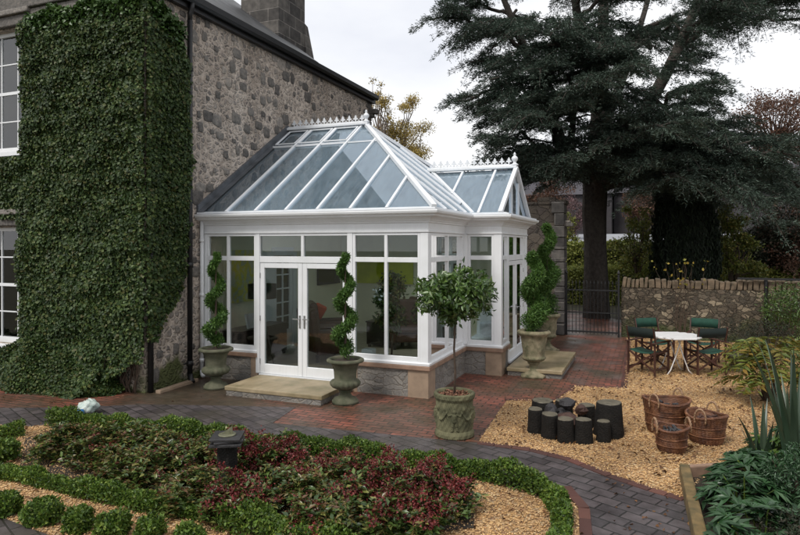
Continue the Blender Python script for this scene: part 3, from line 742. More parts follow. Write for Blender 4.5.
cap = [(-.3, ZS), (.045, ZS), (.05, ZS+.01), (.05, ZS+.062), (.03, ZC-.012), (-.3, ZC-.012)]
for ln in ([(CX0+.02, YF), (DX0, YF)], [(DX1, YF), (CX1, YF), (CX1, YB0), (CX2, YB0), (CX2, DY0)], [(CX2, DY1), (CX2, YB1)]): sweep(MB(), ln, cap).build('plinth_cap', SANDRED, cons)
sill = [(-.12, ZC-.01), (.035, ZC-.01), (.04, ZC+.025), (0, ZC+.045), (-.12, ZC+.045)]
for ln in ([(CX0+.02, YF), (DX0, YF)], [(DX1, YF), (CX1, YF), (CX1, YB0), (CX2, YB0), (CX2, DY0)], [(CX2, DY1), (CX2, YB1), (CX1, YB1), (CX1, YR-.3)]): sweep(MB(), ln, sill).build('sill', WHITE, cons)
ent = [(-.15, ZE-.02), (.015, ZE-.02), (.022, ZE-.012), (.022, ZE+.012), (.008, ZE+.02), (.008, ZE+.155), (.03, ZE+.165), (.035, ZE+.19), (.05, ZE+.20), (.062, ZE+.225), (.10, ZE+.255), (.155, ZE+.275), (.175, ZE+.285), (.178, ZE+.305), (.20, ZE+.315), (.225, ZE+.335), (.235, ZE+.37), (.23, ZE+.39), (.16, ZE+.397), (.10, ZE+.40), (-.15, ZE+.40)]
ent = [(a, ZE+(z-ZE)*.86) for a, z in ent]
m = MB(); sweep(m, OUT, ent); m.build('entablature', WHITE, cons)
# framed wall sections; s runs along the wall from A in direction d, n is outward
def wsec(A, d, nrm, s0, s1, z0, z1, depth=.07, off=0., m=None):
    m = m or MB(); A = Vector((*A, 0)); d = Vector((*d, 0)); nrm = Vector((*nrm, 0))
    c = A+d*((s0+s1)/2)-nrm*(depth/2+off)+Vector((0, 0, (z0+z1)/2))
    return m.obox(c, d*((s1-s0)/2), nrm*(depth/2), (0, 0, (z1-z0)/2))
ZTR0, ZTR1 = 2.17, 2.25
def window(A, d, nrm, s0, s1, z0=ZC+.045, transom=True, mull=(), fw=.045, name='window'):
    m = MB(); wsec(A, d, nrm, s0, s0+fw, z0, ZE-.02, m=m); wsec(A, d, nrm, s1-fw, s1, z0, ZE-.02, m=m)
    wsec(A, d, nrm, s0+fw, s1-fw, z0, z0+.07, m=m); wsec(A, d, nrm, s0+fw, s1-fw, ZE-.06, ZE-.02, m=m)
    edges = [s0+fw]+[q for c in mull for q in (c-.026, c+.026)]+[s1-fw]
    for a, b in zip(edges[::2], edges[1::2]): wsec(A, d, nrm, a, b, ZTR0, ZTR1, m=m)
    for c in mull: wsec(A, d, nrm, c-.026, c+.026, z0+.07, ZE-.06, m=m)
    w = m.build(name, WHITE, cons, bevel=.004)
    g = wsec(A, d, nrm, s0+fw, s1-fw, z0+.06, ZE-.05, depth=.012, off=.03); g.build('pane', G_WIN, w)
    return w
def post(A, d, nrm, s0, s1, z0=ZC+.045, depth=.10):
    return wsec(A, d, nrm, s0, s1, z0, ZE-.021, depth=depth, off=-.012).build('post', WHITE, cons, bevel=.006)
def fdoor(A, d, nrm, s0, s1, z0=.17, z1=2.13, handle=1, label=None):
    fw = .085; m = MB(); wsec(A, d, nrm, s0, s0+fw, z0, z1, m=m, off=.005); wsec(A, d, nrm, s1-fw, s1, z0, z1, m=m, off=.005)
    wsec(A, d, nrm, s0+fw, s1-fw, z0, z0+.17, m=m, off=.005); wsec(A, d, nrm, s0+fw, s1-fw, z1-.085, z1, m=m, off=.005)
    w = m.build('door', WHITE, cons, bevel=.005)
    wsec(A, d, nrm, s0+fw-.005, s1-fw+.005, z0+.165, z1-.08, depth=.014, off=.03).build('pane', G_WIN, w)
    A3 = Vector((*A, 0)); d3 = Vector((*d, 0)); n3 = Vector((*nrm, 0))
    hs = s1-fw/2 if handle > 0 else s0+fw/2
    h = MB(); p = A3+d3*hs+n3*.002+Vector((0, 0, 1.12)); h.obox(p, d3*.016, n3*.006, (0, 0, .11))
    h.tube([p+Vector((0, 0, .05)), p+n3*.05+Vector((0, 0, .05)), p+n3*.052-d3*(.12*handle)+Vector((0, 0, .05))], .009, 8)
    h.build('handle', CHROME, w)
    if handle:
        hg = MB()
        for z in (z0+.22, (z0+z1)/2, z1-.22):
            q = A3+d3*(s0+.004 if handle > 0 else s1-.004)+n3*.001+Vector((0, 0, z)); hg.tube([q-Vector((0, 0, .045)), q+Vector((0, 0, .045))], .009, 8)
        hg.build('hinge', CHROME, w)
    return w
A, d, nr = (0, YF), (1, 0), (0, -1)
post(A, d, nr, CX0+.02, CX0+.10, z0=ZC); window(A, d, nr, CX0+.10, DX0-.03, mull=(-7.14,)); post(A, d, nr, DX0-.03, DX0+.05, z0=.17)
dm = (DX0+DX1)/2
fr = MB(); wsec(A, d, nr, DX0+.05, DX1-.05, 2.14, ZTR1, m=fr); wsec(A, d, nr, DX0+.05, DX1-.05, ZE-.06, ZE-.021, m=fr); wsec(A, d, nr, dm-.026, dm+.026, ZTR1, ZE-.06, m=fr)
wsec(A, d, nr, DX0+.05, DX1-.05, .13, .165, depth=.14, off=-.03).build('threshold', WHITE, cons)
fl = fr.build('fanlight', WHITE, cons, bevel=.004); wsec(A, d, nr, DX0+.05, DX1-.05, ZTR1-.01, ZE-.05, depth=.012, off=.03).build('pane', G_WIN, fl)
fdoor(A, d, nr, DX0+.055, dm-.003); fdoor(A, d, nr, dm+.003, DX1-.055, handle=-1)
post(A, d, nr, DX1-.05, DX1+.05, z0=.17); window(A, d, nr, DX1+.05, CX1-.13, mull=((DX1+CX1)/2-.04,))
MB().box(CX1-.13, CX1+.008, YF-.008, YF+.13, ZC+.04, ZE-.021).build('post', WHITE, cons, bevel=.008)
A, d, nr = (CX1, 0), (0, 1), (1, 0)
window(A, d, nr, YF+.13, YB0-.12, mull=((YF+YB0)/2+.02,))
MB().box(CX1-.12, CX1+.06, YB0-.12, YB0+.1, ZC+.04, ZE-.021).build('post', WHITE, cons, bevel=.008)
A, d, nr = (0, YB0), (1, 0), (0, -1)
window(A, d, nr, CX1+.06, CX2-.14)
MB().box(CX2-.14, CX2+.008, YB0-.008, YB0+.13, ZC+.04, ZE-.021).build('post', WHITE, cons, bevel=.008)
A, d, nr = (CX2, 0), (0, 1), (1, 0)
window(A, d, nr, YB0+.13, DY0-.04); post(A, d, nr, DY0-.04, DY0+.04, z0=.17)
dm2 = (DY0+DY1)/2; fr = MB(); wsec(A, d, nr, DY0+.04, DY1-.04, 2.14, ZTR1, m=fr); wsec(A, d, nr, DY0+.04, DY1-.04, ZE-.06, ZE-.021, m=fr); wsec(A, d, nr, dm2-.026, dm2+.026, ZTR1, ZE-.06, m=fr)
wsec(A, d, nr, DY0+.04, DY1-.04, .13, .165, depth=.14, off=-.03).build('threshold', WHITE, cons)
fl = fr.build('fanlight', WHITE, cons, bevel=.004); wsec(A, d, nr, DY0+.04, DY1-.04, ZTR1-.01, ZE-.05, depth=.012, off=.03).build('pane', G_WIN, fl)
fdoor(A, d, nr, DY0+.045, dm2-.003); fdoor(A, d, nr, dm2+.003, DY1-.045, handle=-1)
post(A, d, nr, DY1-.04, DY1+.04, z0=.17); window(A, d, nr, DY1+.04, YB1-.1)
MB().box(CX2-.12, CX2+.008, YB1-.1, YB1+.008, ZC+.04, ZE-.021).build('post', WHITE, cons, bevel=.008)
A, d, nr = (0, YB1), (-1, 0), (0, 1)
window(A, d, nr, -CX2+.12, -CX1+.1)
A, d, nr = (CX1, 0), (0, 1), (1, 0)
window(A, d, nr, YB1+.12, YR-.3)
# floor, rear wall lining and house wall lining inside
MB().box(CX0+.02, CX1-.3, YF+.3, YR-.3, -.1, .168).box(CX1-.3, CX2-.3, YB0+.3, YB1-.3, -.1, .167).box(DX0, DX1, YF+.0, YF+.3, -.1, .128).box(CX2-.3, CX2-.01, DY0, DY1, -.1, .128).build('floor', FLOORM, cons)
MB().box(CX0+.045, CX0+.06, YF+.1, YR-.3, .17, 2.95).box(CX0+.06, CX1-.3, YR-.32, YR-.301, .17, 2.95).build('plaster_lining', PLASTER, cons)
# roof: main hip with ridge end, side bay with gable
ov = .16; z0 = ZT+.01
RZ, RY = 5.03, 12.2; RX = -5.72
fy, ry, ex = YF-ov, YR+ov, CX1+ov
E0 = Vector((CX0+.04, fy, z0)); E1 = Vector((ex, fy, z0)); E2 = Vector((ex, ry, z0)); E3 = Vector((CX0+.04, ry, z0))
T0 = Vector((CX0+.04, RY, RZ)); T1 = Vector((RX, RY, RZ))
BRZ, BY = 4.0, (YB0+YB1)/2; by0, by1, bx = YB0-ov, YB1+ov, CX2+.02
def hipx(z): return ex+(RX-ex)*(z-z0)/(RZ-z0)
B1 = Vector((bx, BY, BRZ)); B0 = Vector((hipx(BRZ), BY, BRZ)); F0 = Vector((bx, by0, z0)); F1 = Vector((bx, by1, z0))
V0 = Vector((ex, by0, z0)); V1 = Vector((ex, by1, z0))
def pane(pts, name='roof_glazing'):
    pts = [Vector(p) for p in pts]; nrm = (pts[1]-pts[0]).cross(pts[2]-pts[0]).normalized()*.006
    n = len(pts); m = MB(); m.add([p+nrm for p in pts]+[p-nrm for p in pts], [tuple(range(n)), tuple(reversed(range(n, 2*n)))]+[(i, n+i, n+(i+1) % n, (i+1) % n) for i in range(n)])
    return m.build(name, G_ROOF, cons)
pane([E0, E1, T1, T0]); pane([E3, T0, T1, E2])
pane([E1, V0, B0, T1]); pane([V1, E2, T1, B0]); pane([V0, F0, B1, B0]); pane([F1, V1, B0, B1])
def bar(p, q, w=.045, h=.05, name='glazing_bar', up=(0, 0, 1), lift=.02):
    p, q = Vector(p), Vector(q); l = Vector((0, 0, lift)); return MB().beam(p+l, q+l, w, h, up).build(name, WHITE_ROOF, cons, bevel=.004)
def onf(x, t=0.): return Vector((x, fy+(RY-fy)*t, z0+(RZ-z0)*t))
def hip_t(x): return max(0., min(1., (ex-x)/(ex-RX)))
RAFT = [-7.06, -6.44, -5.82, -5.20, -4.58, -3.93]
for x in RAFT:
    bar(onf(x, .0), onf(x, hip_t(x)-.01 if x > RX else .985)); 
    bar(Vector((x, ry, z0)), Vector((x, ry-(ry-RY)*(hip_t(x) if x > RX else 1), z0+(RZ-z0)*(hip_t(x) if x > RX else 1))))
# purlin of the opening lights near the ridge
zp = .76
xs = [E0.x+.05]+RAFT[:3]
for a, b in zip(xs[:-1], xs[1:]): bar(onf(a+.03, zp), onf(b-.03, zp), .06, .045, 'vent_rail')
bar(onf(RAFT[2]+.03, zp), onf(ex-(ex-RX)*zp-.04, zp), .03, .03, 'vent_rail')
for a, b in zip(xs[:-1], xs[1:]):
    m = MB(); a += .05; b -= .05
    for p, q in ((onf(a, zp+.02), onf(a, .97)), (onf(b, zp+.02), onf(b, .97)), (onf(a, .97), onf(b, .97)), (onf(a, zp+.025), onf(b, zp+.025))):
        m.beam(p+Vector((0, 0, .045)), q+Vector((0, 0, .045)), .03, .025)
    m.build('roof_vent_frame', WHITE_ROOF, cons)
bar(E1, T1, .085, .07, 'hip_bar', lift=.035); bar(E2, T1, .085, .07, 'hip_bar', lift=.035)
bar(V0+Vector((.02, .06, .0)), B0, .07, .05, 'valley_bar', lift=.03); bar(V1+Vector((.02, -.06, .0)), B0, .07, .05, 'valley_bar', lift=.03)
for y in (9.75, 10.35, 10.95, 14.6):     # jack bars on the hip end
    t = (y-fy)/(RY-fy) if y < RY else (ry-y)/(ry-RY)
    bar(Vector((ex, y, z0)), Vector((ex+(RX-ex)*t, y, z0+(RZ-z0)*t)))
for y in (11.58, 12.2, 12.82, 13.4):
    tt = min((y-fy)/(RY-fy), (ry-y)/(ry-RY)); tb = (1-abs(y-BY)/(BY-by0))*(BRZ-z0)/(RZ-z0)
    bar(Vector((ex+(RX-ex)*tb, y, z0+(RZ-z0)*tb)), Vector((ex+(RX-ex)*tt, y, z0+(RZ-z0)*tt)))
for x in (-2.98, -3.68):
    for ya in (by0, by1):
        t0 = 0 if x > ex else (ex-x)/(ex-B0.x)
        bar(Vector((x, ya+(BY-ya)*t0, z0+(BRZ-z0)*t0)), Vector((x, BY, BRZ)))
# barge bars and gable glazing
bar(F0, B1, .08, .08, 'barge_bar', lift=.03); bar(F1, B1, .08, .08, 'barge_bar', lift=.03)
gp = MB(); gx = bx-.05; gp.add([(gx, by0+.1, z0), (gx, by1-.1, z0), (gx, BY, BRZ-.06), (gx+.012, by0+.1, z0), (gx+.012, by1-.1, z0), (gx+.012, BY, BRZ-.06)], [(0, 1, 2), (5, 4, 3), (0, 3, 4, 1), (1, 4, 5, 2), (2, 5, 3, 0)])
gf = MB()
for f_ in (-.34, .34):
    y = BY+f_; gf.box(gx-.02, gx+.045, y-.022, y+.022, z0+.05, z0+(BRZ-z0)*(1-abs(f_)/(BY-by0))-.02)
gf.box(gx-.02, gx+.05, by0+.08, by1-.08, z0-.01, z0+.06)
gw = gf.build('gable_window', WHITE_ROOF, cons); gp.build('pane', G_ROOF, gw)
# eave rail round the base of the roof
er = MB(); sweep(er, [(CX0+.03, YF), (CX1, YF), (CX1, YB0), (CX2, YB0), (CX2, YB1), (CX1, YB1), (CX1, YR)], [(.10, ZT+.005), (.185, ZT+.005), (.185, ZT+.03), (.10, ZT+.05)]); er.build('eave_rail', WHITE_ROOF, cons)
# ridges, cresting, finials
def ridge(p, q, w=.16):
    p, q = Vector(p), Vector(q)
    m = MB().beam(p+Vector((0, 0, .055)), q+Vector((0, 0, .055)), w, .05).beam(p+Vector((0, 0, .095)), q+Vector((0, 0, .095)), w*.45, .03); m.build('ridge_cap', WHITE_ROOF, cons, bevel=.008)
ridge(T0, T1+Vector((.06, 0, 0))); ridge(B0+Vector((-.1, 0, 0)), B1+Vector((.02, 0, 0)), .15)
def cresting(p, q, step=.155):
    p, q = Vector(p), Vector(q); d = q-p; n = round(d.length/step); d.normalize(); m = MB(); st = (q-p).length/n
    m.beam(p+Vector((0, 0, .117)), q+Vector((0, 0, .117)), .012, .014)
    for i in range(n+1):
        c = p+d*(st*i)+Vector((0, 0, .12))
        prof = [(-.012, 0), (.012, 0), (.014, .03), (.03, .045), (.052, .04), (.058, .062), (.035, .078), (.018, .07), (.03, .095), (0, .145), (-.03, .095), (-.018, .07), (-.035, .078), (-.058, .062), (-.052, .04), (-.03, .045), (-.014, .03)]
        k = len(prof); a = [c+d*x+Vector((0, 0, z)) for x, z in prof]; o = Vector((d.y, -d.x, 0))*.006
        m.add([v+o for v in a]+[v-o for v in a], [tuple(range(k)), tuple(reversed(range(k, 2*k)))]+[(j, k+j, k+(j+1) % k, (j+1) % k) for j in range(k)])
        if i < n: m.beam(c+d*st*.3+Vector((0, 0, -.005)), c+d*st*.5+Vector((0, 0, .035)), .01, .012).beam(c+d*st*.5+Vector((0, 0, .035)), c+d*st*.7+Vector((0, 0, -.005)), .01, .012)
    m.build('ridge_cresting', WHITE_ROOF, cons)
cresting(T0+Vector((.15, 0, 0)), T1+Vector((-.1, 0, 0))); cresting(B0+Vector((.05, 0, 0)), B1+Vector((-.15, 0, 0)))
def finial(p):
    m = MB(); m.sm = True; m.lathe([(.07, .08), (.075, .11), (.04, .13), (.03, .16), (.055, .19), (.068, .225), (.055, .26), (.025, .285), (.02, .30), (.03, .315), (.012, .35), (.002, .36)], 16, p); m.build('finial', WHITE_ROOF, cons)
finial(T1); finial(B1+Vector((-.03, 0, 0)))
# lead flashing against the house
m = MB(); 
for a, b in ((E0, T0), (E3, T0)):
    p, q = Vector((HX, a.y, a.z)), Vector((HX, b.y, b.z))
    m.add([p+Vector((.045, 0, .0)), q+Vector((.045, 0, .0)), q+Vector((.045, 0, .15)), p+Vector((.045, 0, .15)), p+Vector((.0, 0, .0)), q+Vector((.0, 0, .0)), q+Vector((.0, 0, .16)), p+Vector((.0, 0, .16))], [(0, 1, 2, 3), (7, 6, 5, 4), (0, 3, 7, 4), (1, 5, 6, 2), (3, 2, 6, 7), (0, 4, 5, 1)])
    m.add([p+Vector((.05, 0, .045)), q+Vector((.05, 0, .045)), q+Vector((.16, 0, .03)), p+Vector((.16, 0, .03))], [(0, 1, 2, 3)])
m.build('lead_flashing', LEAD, cons)
# white rainwater pipe at the house end
m = MB(); m.sm = True; x, y = CX0+.05, YF-.07; m.tube([(x, y, .12), (x, y, 2.9)], .034, 12); m.tube([(x+.08, y-.06, .05), (x+.02, y-.02, .08), (x, y, .14)], .036, 12)
for z in (.3, 1.5, 2.5): m.tube([(x, y, z), (x, y, z+.06)], .043, 12)
m.build('rainwater_pipe', WHITE, cons)
# steps
def slab_step(poly, name, label):
    m = MB().prism([(x, y) for x, y in poly], .09, .16)
    t = thing(name, label, 'step', (poly[0][0], poly[0][1], 0)); m.build('tread', STEP, t, bevel=.012)
    cx = sum(p[0] for p in poly)/len(poly); cy = sum(p[1] for p in poly)/len(poly)
    MB().prism([(cx+(x-cx)*.97, cy+(y-cy)*.97) for x, y in poly], -.05, .088).build('riser', PLINTH, t)
slab_step([(-6.42, 8.27), (-4.62, 8.27), (-4.62, 9.24), (-6.42, 9.24)], 'stone_step', 'long mossy sandstone doorstep in front of the double doors facing the camera')
slab_step([(-2.5, 11.52), (-1.48, 11.52), (-1.48, 13.72), (-2.5, 13.72)], 'stone_step', 'sandstone doorstep at the side doors, between the two tan urns')
# ================================================================= INSIDE THE CONSERVATORY
FZ = .168
t = thing('interior_door', 'white glazed inner door in the house wall seen through the double doors', 'door', (HX+.07, 12.3, FZ))
m = MB(); x0 = HX+.062; ya, yb = 11.5, 12.25
m.box(x0, x0+.05, ya, ya+.1, FZ, 2.2).box(x0, x0+.05, yb-.1, yb, FZ, 2.2).box(x0, x0+.05, ya+.1, yb-.1, 2.1, 2.2).box(x0, x0+.05, ya+.1, yb-.1, FZ, .55)
m.box(x0, x0+.04, (ya+yb)/2-.015, (ya+yb)/2+.015, .55, 2.1)
for z in (.86, 1.17, 1.48, 1.79): m.box(x0, x0+.038, ya+.1, yb-.1, z-.014, z+.014)
m.build('leaf', WHITE, t); MB().box(x0, x0+.012, ya+.1, yb-.1, .55, 2.1).build('pane', SCREEN, t)
MB().box(x0, x0+.07, ya-.5, ya-.02, FZ, 2.3).box(x0, x0+.07, yb+.02, yb+.16, FZ, 2.3).box(x0, x0+.07, ya-.02, yb+.02, 2.22, 2.4).build('door_frame', WHITE, t)
def panel(name, label, cat, p, q, mat, fr=None, th=.03):
    t_ = thing(name, label, cat, p); m = MB().box(min(p[0], q[0]), max(p[0], q[0]), min(p[1], q[1]), max(p[1], q[1]), p[2], q[2]); m.build('panel', mat, t_); return t_
ART = NT('yellow_abstract'); v = ART.coord(); ART.set('Base Color', ART.ramp(ART.noise(v, 3.5, 2.), [(.35, (.55, .55, .40)), (.48, (.65, .60, .06)), (.6, (.42, .48, .40)), (.68, (.60, .56, .12))]))
panel('abstract_painting', 'yellow and grey abstract painting on the wall above the black lamp', 'painting', (HX+.065, 9.95, 1.3), (HX+.09, 10.95, 2.35), ART.m)
OLIVE = plain('olive_green_canvas', (.60, .64, .03), .8, var=.3, scale=3)
panel('green_painting', 'wide olive green painting on the rear wall behind the corner window', 'painting', (-7.35, YR-.36, 1.45), (-5.6, YR-.325, 2.05), OLIVE)
panel('television', 'black flat television on the inner wall behind the right-hand glass door', 'television', (HX+.07, 13.45, 1.45), (HX+.12, 14.6, 2.05), SCREEN)
t = thing('floor_lamp', 'tripod floor lamp with wide black drum shade inside the left window', 'lamp', (-6.95, 10.1, FZ))
m = MB(); m.sm = True; m.lathe([(.27, 1.42), (.27, 1.70), (.262, 1.70), (.262, 1.42)], 40, (-6.95, 10.1, 0), cap=False); m.build('lamp_shade', BLACKSH, t)
m = MB(); m.tube([(-6.95, 10.1, 1.0), (-6.95, 10.1, 1.52)], .015, 8)
for a in (0, 2.1, 4.2): m.tube([(-6.95, 10.1, 1.25), (-6.95+.26*math.cos(a), 10.1+.26*math.sin(a), FZ)], .015, 8)
m.build('stand', DARKWOOD, t)
GLOW = NT('warm_bulb'); GLOW.set('Emission Color', (1, .45, .15, 1)); GLOW.set('Emission Strength', 6.)
m = MB(); m.sm = True; m.lathe([(.012, 1.52), (.03, 1.57), (.035, 1.61), (.02, 1.65), (.004, 1.66)], 12, (-6.95, 10.1, 0)); m.build('bulb', GLOW.m, t)
def cabinet(name, label, x0, x1, y0, y1, h):
    t_ = thing(name, label, 'cabinet', ((x0+x1)/2, (y0+y1)/2, FZ))
    MB().box(x0, x1, y0, y1, FZ+.06, FZ+h).build('body', DARKWOOD, t_, bevel=.01); MB().box(x0-.02, x1+.02, y0-.02, y1+.02, FZ+h+.001, FZ+h+.03).build('top', DARKWOOD, t_, bevel=.005)
    m = MB()
    for x in (x0+.05, x1-.05):
        for y in (y0+.05, y1-.05): m.box(x-.025, x+.025, y-.025, y+.025, FZ, FZ+.06)
    m.build('foot', DARKWOOD, t_)
cabinet('low_cabinet', 'low dark cabinet behind the floor lamp by the inner wall', -7.6, -7.15, 9.7, 11.3, .62)
t = thing('photo_frame', 'small white frame standing on the dark cabinet in the left window', 'picture frame', (-7.0, 10.5, FZ+.65)); m = MB(); m.obox((-7.25, 10.15, FZ+.80), (.02, 0, .005), (0, .14, 0), (-.03, 0, .14)); m.build('frame', WHITEOBJ, t)
def armchair(loc, rz, label):
    t_ = thing('armchair', label, 'armchair', (0, 0, 0), 'brown leather armchairs in the conservatory')
    MB().box(-.38, .38, -.36, .34, .16, .36).build('base', LEATHER, t_, bevel=.04); MB().box(-.26, .26, -.40, .26, .362, .48).build('seat', LEATHER, t_, bevel=.05)
    for s_ in (-1, 1): MB().box(min(s_*.27, s_*.42), max(s_*.27, s_*.42), -.40, .36, .14, .64).build('armrest', LEATHER, t_, bevel=.06)
    m = MB(); m.obox((0, .36, .62), (.40, 0, 0), (0, .09, -.02), (0, .06, .42)); m.build('backrest', LEATHER, t_, bevel=.07)
    for sx in (-.32, .32):
        for sy in (-.32, .32): MB().box(sx-.03, sx+.03, sy-.03, sy+.03, 0, .139).build('leg', DARKWOOD, t_)
    t_.location = (*loc, FZ); t_.rotation_euler.z = rz; return t_
ac = armchair((-6.05, 11.0), 2.5, 'brown leather armchair with its back to the double doors')
copy_thing(ac, (-6.55, 12.1, FZ), 2.2, 'brown leather armchair carrying the red cushion, seen through the right-hand glass door')
copy_thing(ac, (-5.0, 12.9, FZ), .4, 'brown leather armchair farthest from the door, below the television')
copy_thing(ac, (-5.3, 13.5, FZ), -.6, 'brown leather armchair at the rear seen through the corner window')
m = MB(); m.box(-.13, .13, -.05, .05, -.16, .16)
cu_ = m.build('cushion', REDCLOTH, loc=(0, 0, 0), bevel=.045); cu_.location = (-6.62, 11.72, FZ+.86); cu_.rotation_euler = (.2, .5, .5); tag(cu_, 'orange red cushion propped on the leather armchair behind the double doors', 'cushion')
cabinet('side_table', 'dark side table with white flowers behind the right-hand glass door', -5.9, -5.3, 12.6, 13.2, .55)
t = thing('flower_vase', 'vase of white flowers on the dark side table', 'flowers', (-5.6, 12.9, FZ+.58))
m = MB(); m.sm = True; m.lathe([(.05, .0), (.08, .08), (.06, .2), (.04, .26), (.05, .28)], 16, (-5.6, 12.9, FZ+.59)); m.build('vase', DARKWOOD, t)
P, N = blob_points(120, (-5.6, 12.9, FZ+1.15), (.28, .28, .22), inner=.2); V, F = leaf_arrays(P, N, .07, .07); np_build('flowers', V, F, WHITEOBJ, t)
P, N = blob_points(300, (-5.6, 12.9, FZ+1.05), (.26, .26, .26), inner=.1); V, F = leaf_arrays(P, N, .09, .05); np_build('leaves', V, F, BAY, t)
def inner_tree(x, y, label):
    t_ = thing('potted_ficus', label, 'potted plant', (x, y, FZ)); r = random.Random(int(-x*10))
    m = MB(); m.sm = True; m.lathe([(.13, 0), (.17, .32), (.18, .34), (.15, .34), (.14, .3)], 20, (x, y, FZ)); m.build('pot', TERRA, t_)
    MB().tube([(x, y, FZ+.3), (x+.02, y, FZ+.8), (x, y, FZ+1.3)], .018, 6).build('stem', TWIG, t_)
    Ps = [blob_points(500, (x, y, FZ+1.02), (.26, .26, .3), inner=.2), blob_points(450, (x+.04, y, FZ+1.55), (.24, .24, .26), inner=.2)]
    P = np.concatenate([p[0] for p in Ps]); N = np.concatenate([p[1] for p in Ps]); V, F = leaf_arrays(P, N, .08, .045); np_build('crown', V, F, SKIM, t_)
inner_tree(-4.2, 10.0, 'bushy green ficus in a tall pot inside the corner window')
inner_tree(-3.75, 10.6, 'second ficus in a pot beside the corner post, inside the glass')
t = thing('white_box', 'small white box standing on the inner sill of the corner window', 'box', (-4.45, 9.55, ZC)); MB().box(-4.52, -4.32, 9.45, 9.6, ZC-.02, ZC+.16).build('body', WHITEOBJ, t, bevel=.005)
t['category'] = 'box'
m = MB().box(CX0+.1, DX0-.1, YF+.14, YF+.36, ZC-.1, ZC-.02).box(DX1+.1, CX1-.14, YF+.14, YF+.34, ZC-.1, ZC-.02); m.build('inner_sill', WHITE, cons)
t = thing('wicker_chair', 'white wicker chair with a pale cushion inside the side bay window', 'chair', (-3.1, 12.5, FZ))
MB().box(-3.4, -2.85, 12.2, 12.75, FZ+.34, FZ+.42).build('seat', WHITEOBJ, t, bevel=.03)
m = MB(); m.obox((-3.12, 12.78, FZ+.66), (.28, 0, 0), (0, .03, 0), (0, .05, .26)); m.build('backrest', WHITEOBJ, t, bevel=.02)
for sx in (-3.38, -2.87):
    for sy in (12.22, 12.73): MB().tube([(sx, sy, FZ), (sx, sy, FZ+.34)], .02, 6).build('leg', WHITEOBJ, t)
m = MB(); m.obox((-3.05, 12.45, FZ+.56), (.2, .02, .03), (-.02, .06, .02), (0, -.05, .16)); tag(m.build('cushion', CURTAIN, loc=(-3.05, 12.45, FZ+.42), bevel=.04), 'pale cushion on the white wicker chair in the side bay', 'cushion')

# ================================================================= URNS WITH SPIRAL TOPIARY
def soil_disc(r, z, parent, mat=SOIL):
    m = MB(); m.sm = True
    m.lathe([(r, z-.02), (r*.7, z+.01), (.01, z+.02)], 24, (0, 0, 0), fn=lambda t, zz_, i: 1+.0*t); m.build('soil', mat, parent)
def urn_dark(t):
    f = MB(); f.sm = True
    f.lathe([(.205, 0), (.205, .045), (.185, .05), (.18, .075), (.12, .10), (.085, .14), (.08, .165), (.10, .185), (.105, .20), (.085, .21)], 40); f.build('foot', URN, t)
    b = MB(); b.sm = True
    def gad(t_, z, i): return 1+(.055*abs(math.sin(t_*9)) if .22 < z < .36 else 0)
    b.lathe([(.08, .205), (.12, .222), (.19, .25), (.225, .29), (.228, .325), (.205, .355), (.178, .365), (.17, .375), (.172, .42), (.178, .50), (.195, .57), (.222, .615), (.25, .632), (.285, .64), (.292, .655), (.288, .675), (.262, .69), (.235, .688), (.215, .66), (.20, .60)], 108, fn=gad, cap=False)
    b.build('bowl', URN, t); soil_disc(.215, .655, t)
def urn_tan(t, s=1.):
    f = MB(); f.sm = True
    f.lathe([(.235, 0), (.235, .05), (.20, .065), (.13, .11), (.085, .17), (.08, .22), (.11, .245), (.115, .262), (.085, .275)], 36)
    f.obox((0, 0, .02), (.20, 0, 0), (0, .20, 0), (0, 0, .021)); f.build('foot', URNTAN, t)
    b = MB(); b.sm = True; nt = 120
    zs = [.27, .285, .31, .335, .36, .375, .39, .42, .46, .5, .54, .58, .62, .66, .70, .735, .765, .79, .81, .83, .85, .865]
    rs = [.085, .13, .18, .205, .213, .205, .195, .198, .201, .204, .207, .21, .213, .217, .225, .24, .26, .29, .305, .308, .295, .26]
    def rel(t_, z, i):
        if z < .37 and z > .28: return 1+.05*abs(math.sin(t_*10))
        if .40 < z < .72:
            a = t_*4 % (2*math.pi)-math.pi; s_ = .075*math.exp(-((z-(.60-.10*math.cos(a)))/.035)**2)      # swags
            return 1+s_+.06*math.exp(-(a/.45)**2-((z-.56)/.05)**2)+.02*math.sin(t_*37)*math.sin(z*90)
        return 1
    b.lathe(list(zip(rs, zs)), nt, fn=rel, cap=False); b.lathe([(.26, .865), (.24, .84), (.22, .8)], nt, cap=False); b.build('bowl', URNTAN, t); soil_disc(.235, .84, t)
def spiral(t, z0, z1, r0, turns, phase, n=15000, orb=.10, seed=1):
    s = rng.random(n)**.85; k = s
    rad = r0*(1-.62*k); ob = orb*(1-.55*k)*(1-np.clip((k-.93)/.07, 0, 1)); ob[k < .08] = 0
    a = phase+turns*2*math.pi*k
    c = np.c_[ob*np.cos(a), ob*np.sin(a), z0+rad*.6+(z1-z0-r0*.6)*k]
    d = unit(rng.normal(size=(n, 3)))
    # cut the groove: radius pinched on the side opposite the coil
    g = np.arctan2(d[:, 1], d[:, 0])-a; pinch = .70+.34*np.cos(g)
    P = c+d*(rad*pinch*(.45+.65*rng.random(n)))[:, None]*np.array([1, 1, .85])
    N = d.copy(); N[:, 2] += .5
    V, F = leaf_arrays(P, unit(N), .05+.08*max(0, r0-.14), .017, jit=.55, along=.8, droop=-.25, fold=.1)
    np_build('foliage', V, F, CONIFER, t)
    MB().tube([(0, 0, z0-.05), (0, 0, (z0+z1)/2), (0, 0, z1-.1)], [.022, .016, .008], 6).build('stem', TWIG, t)
def make_urn(label, loc, rz=0):
    t = thing('stone_urn', label, 'urn', (0, 0, 0), 'stone urns holding spiral topiary'); urn_dark(t); return t
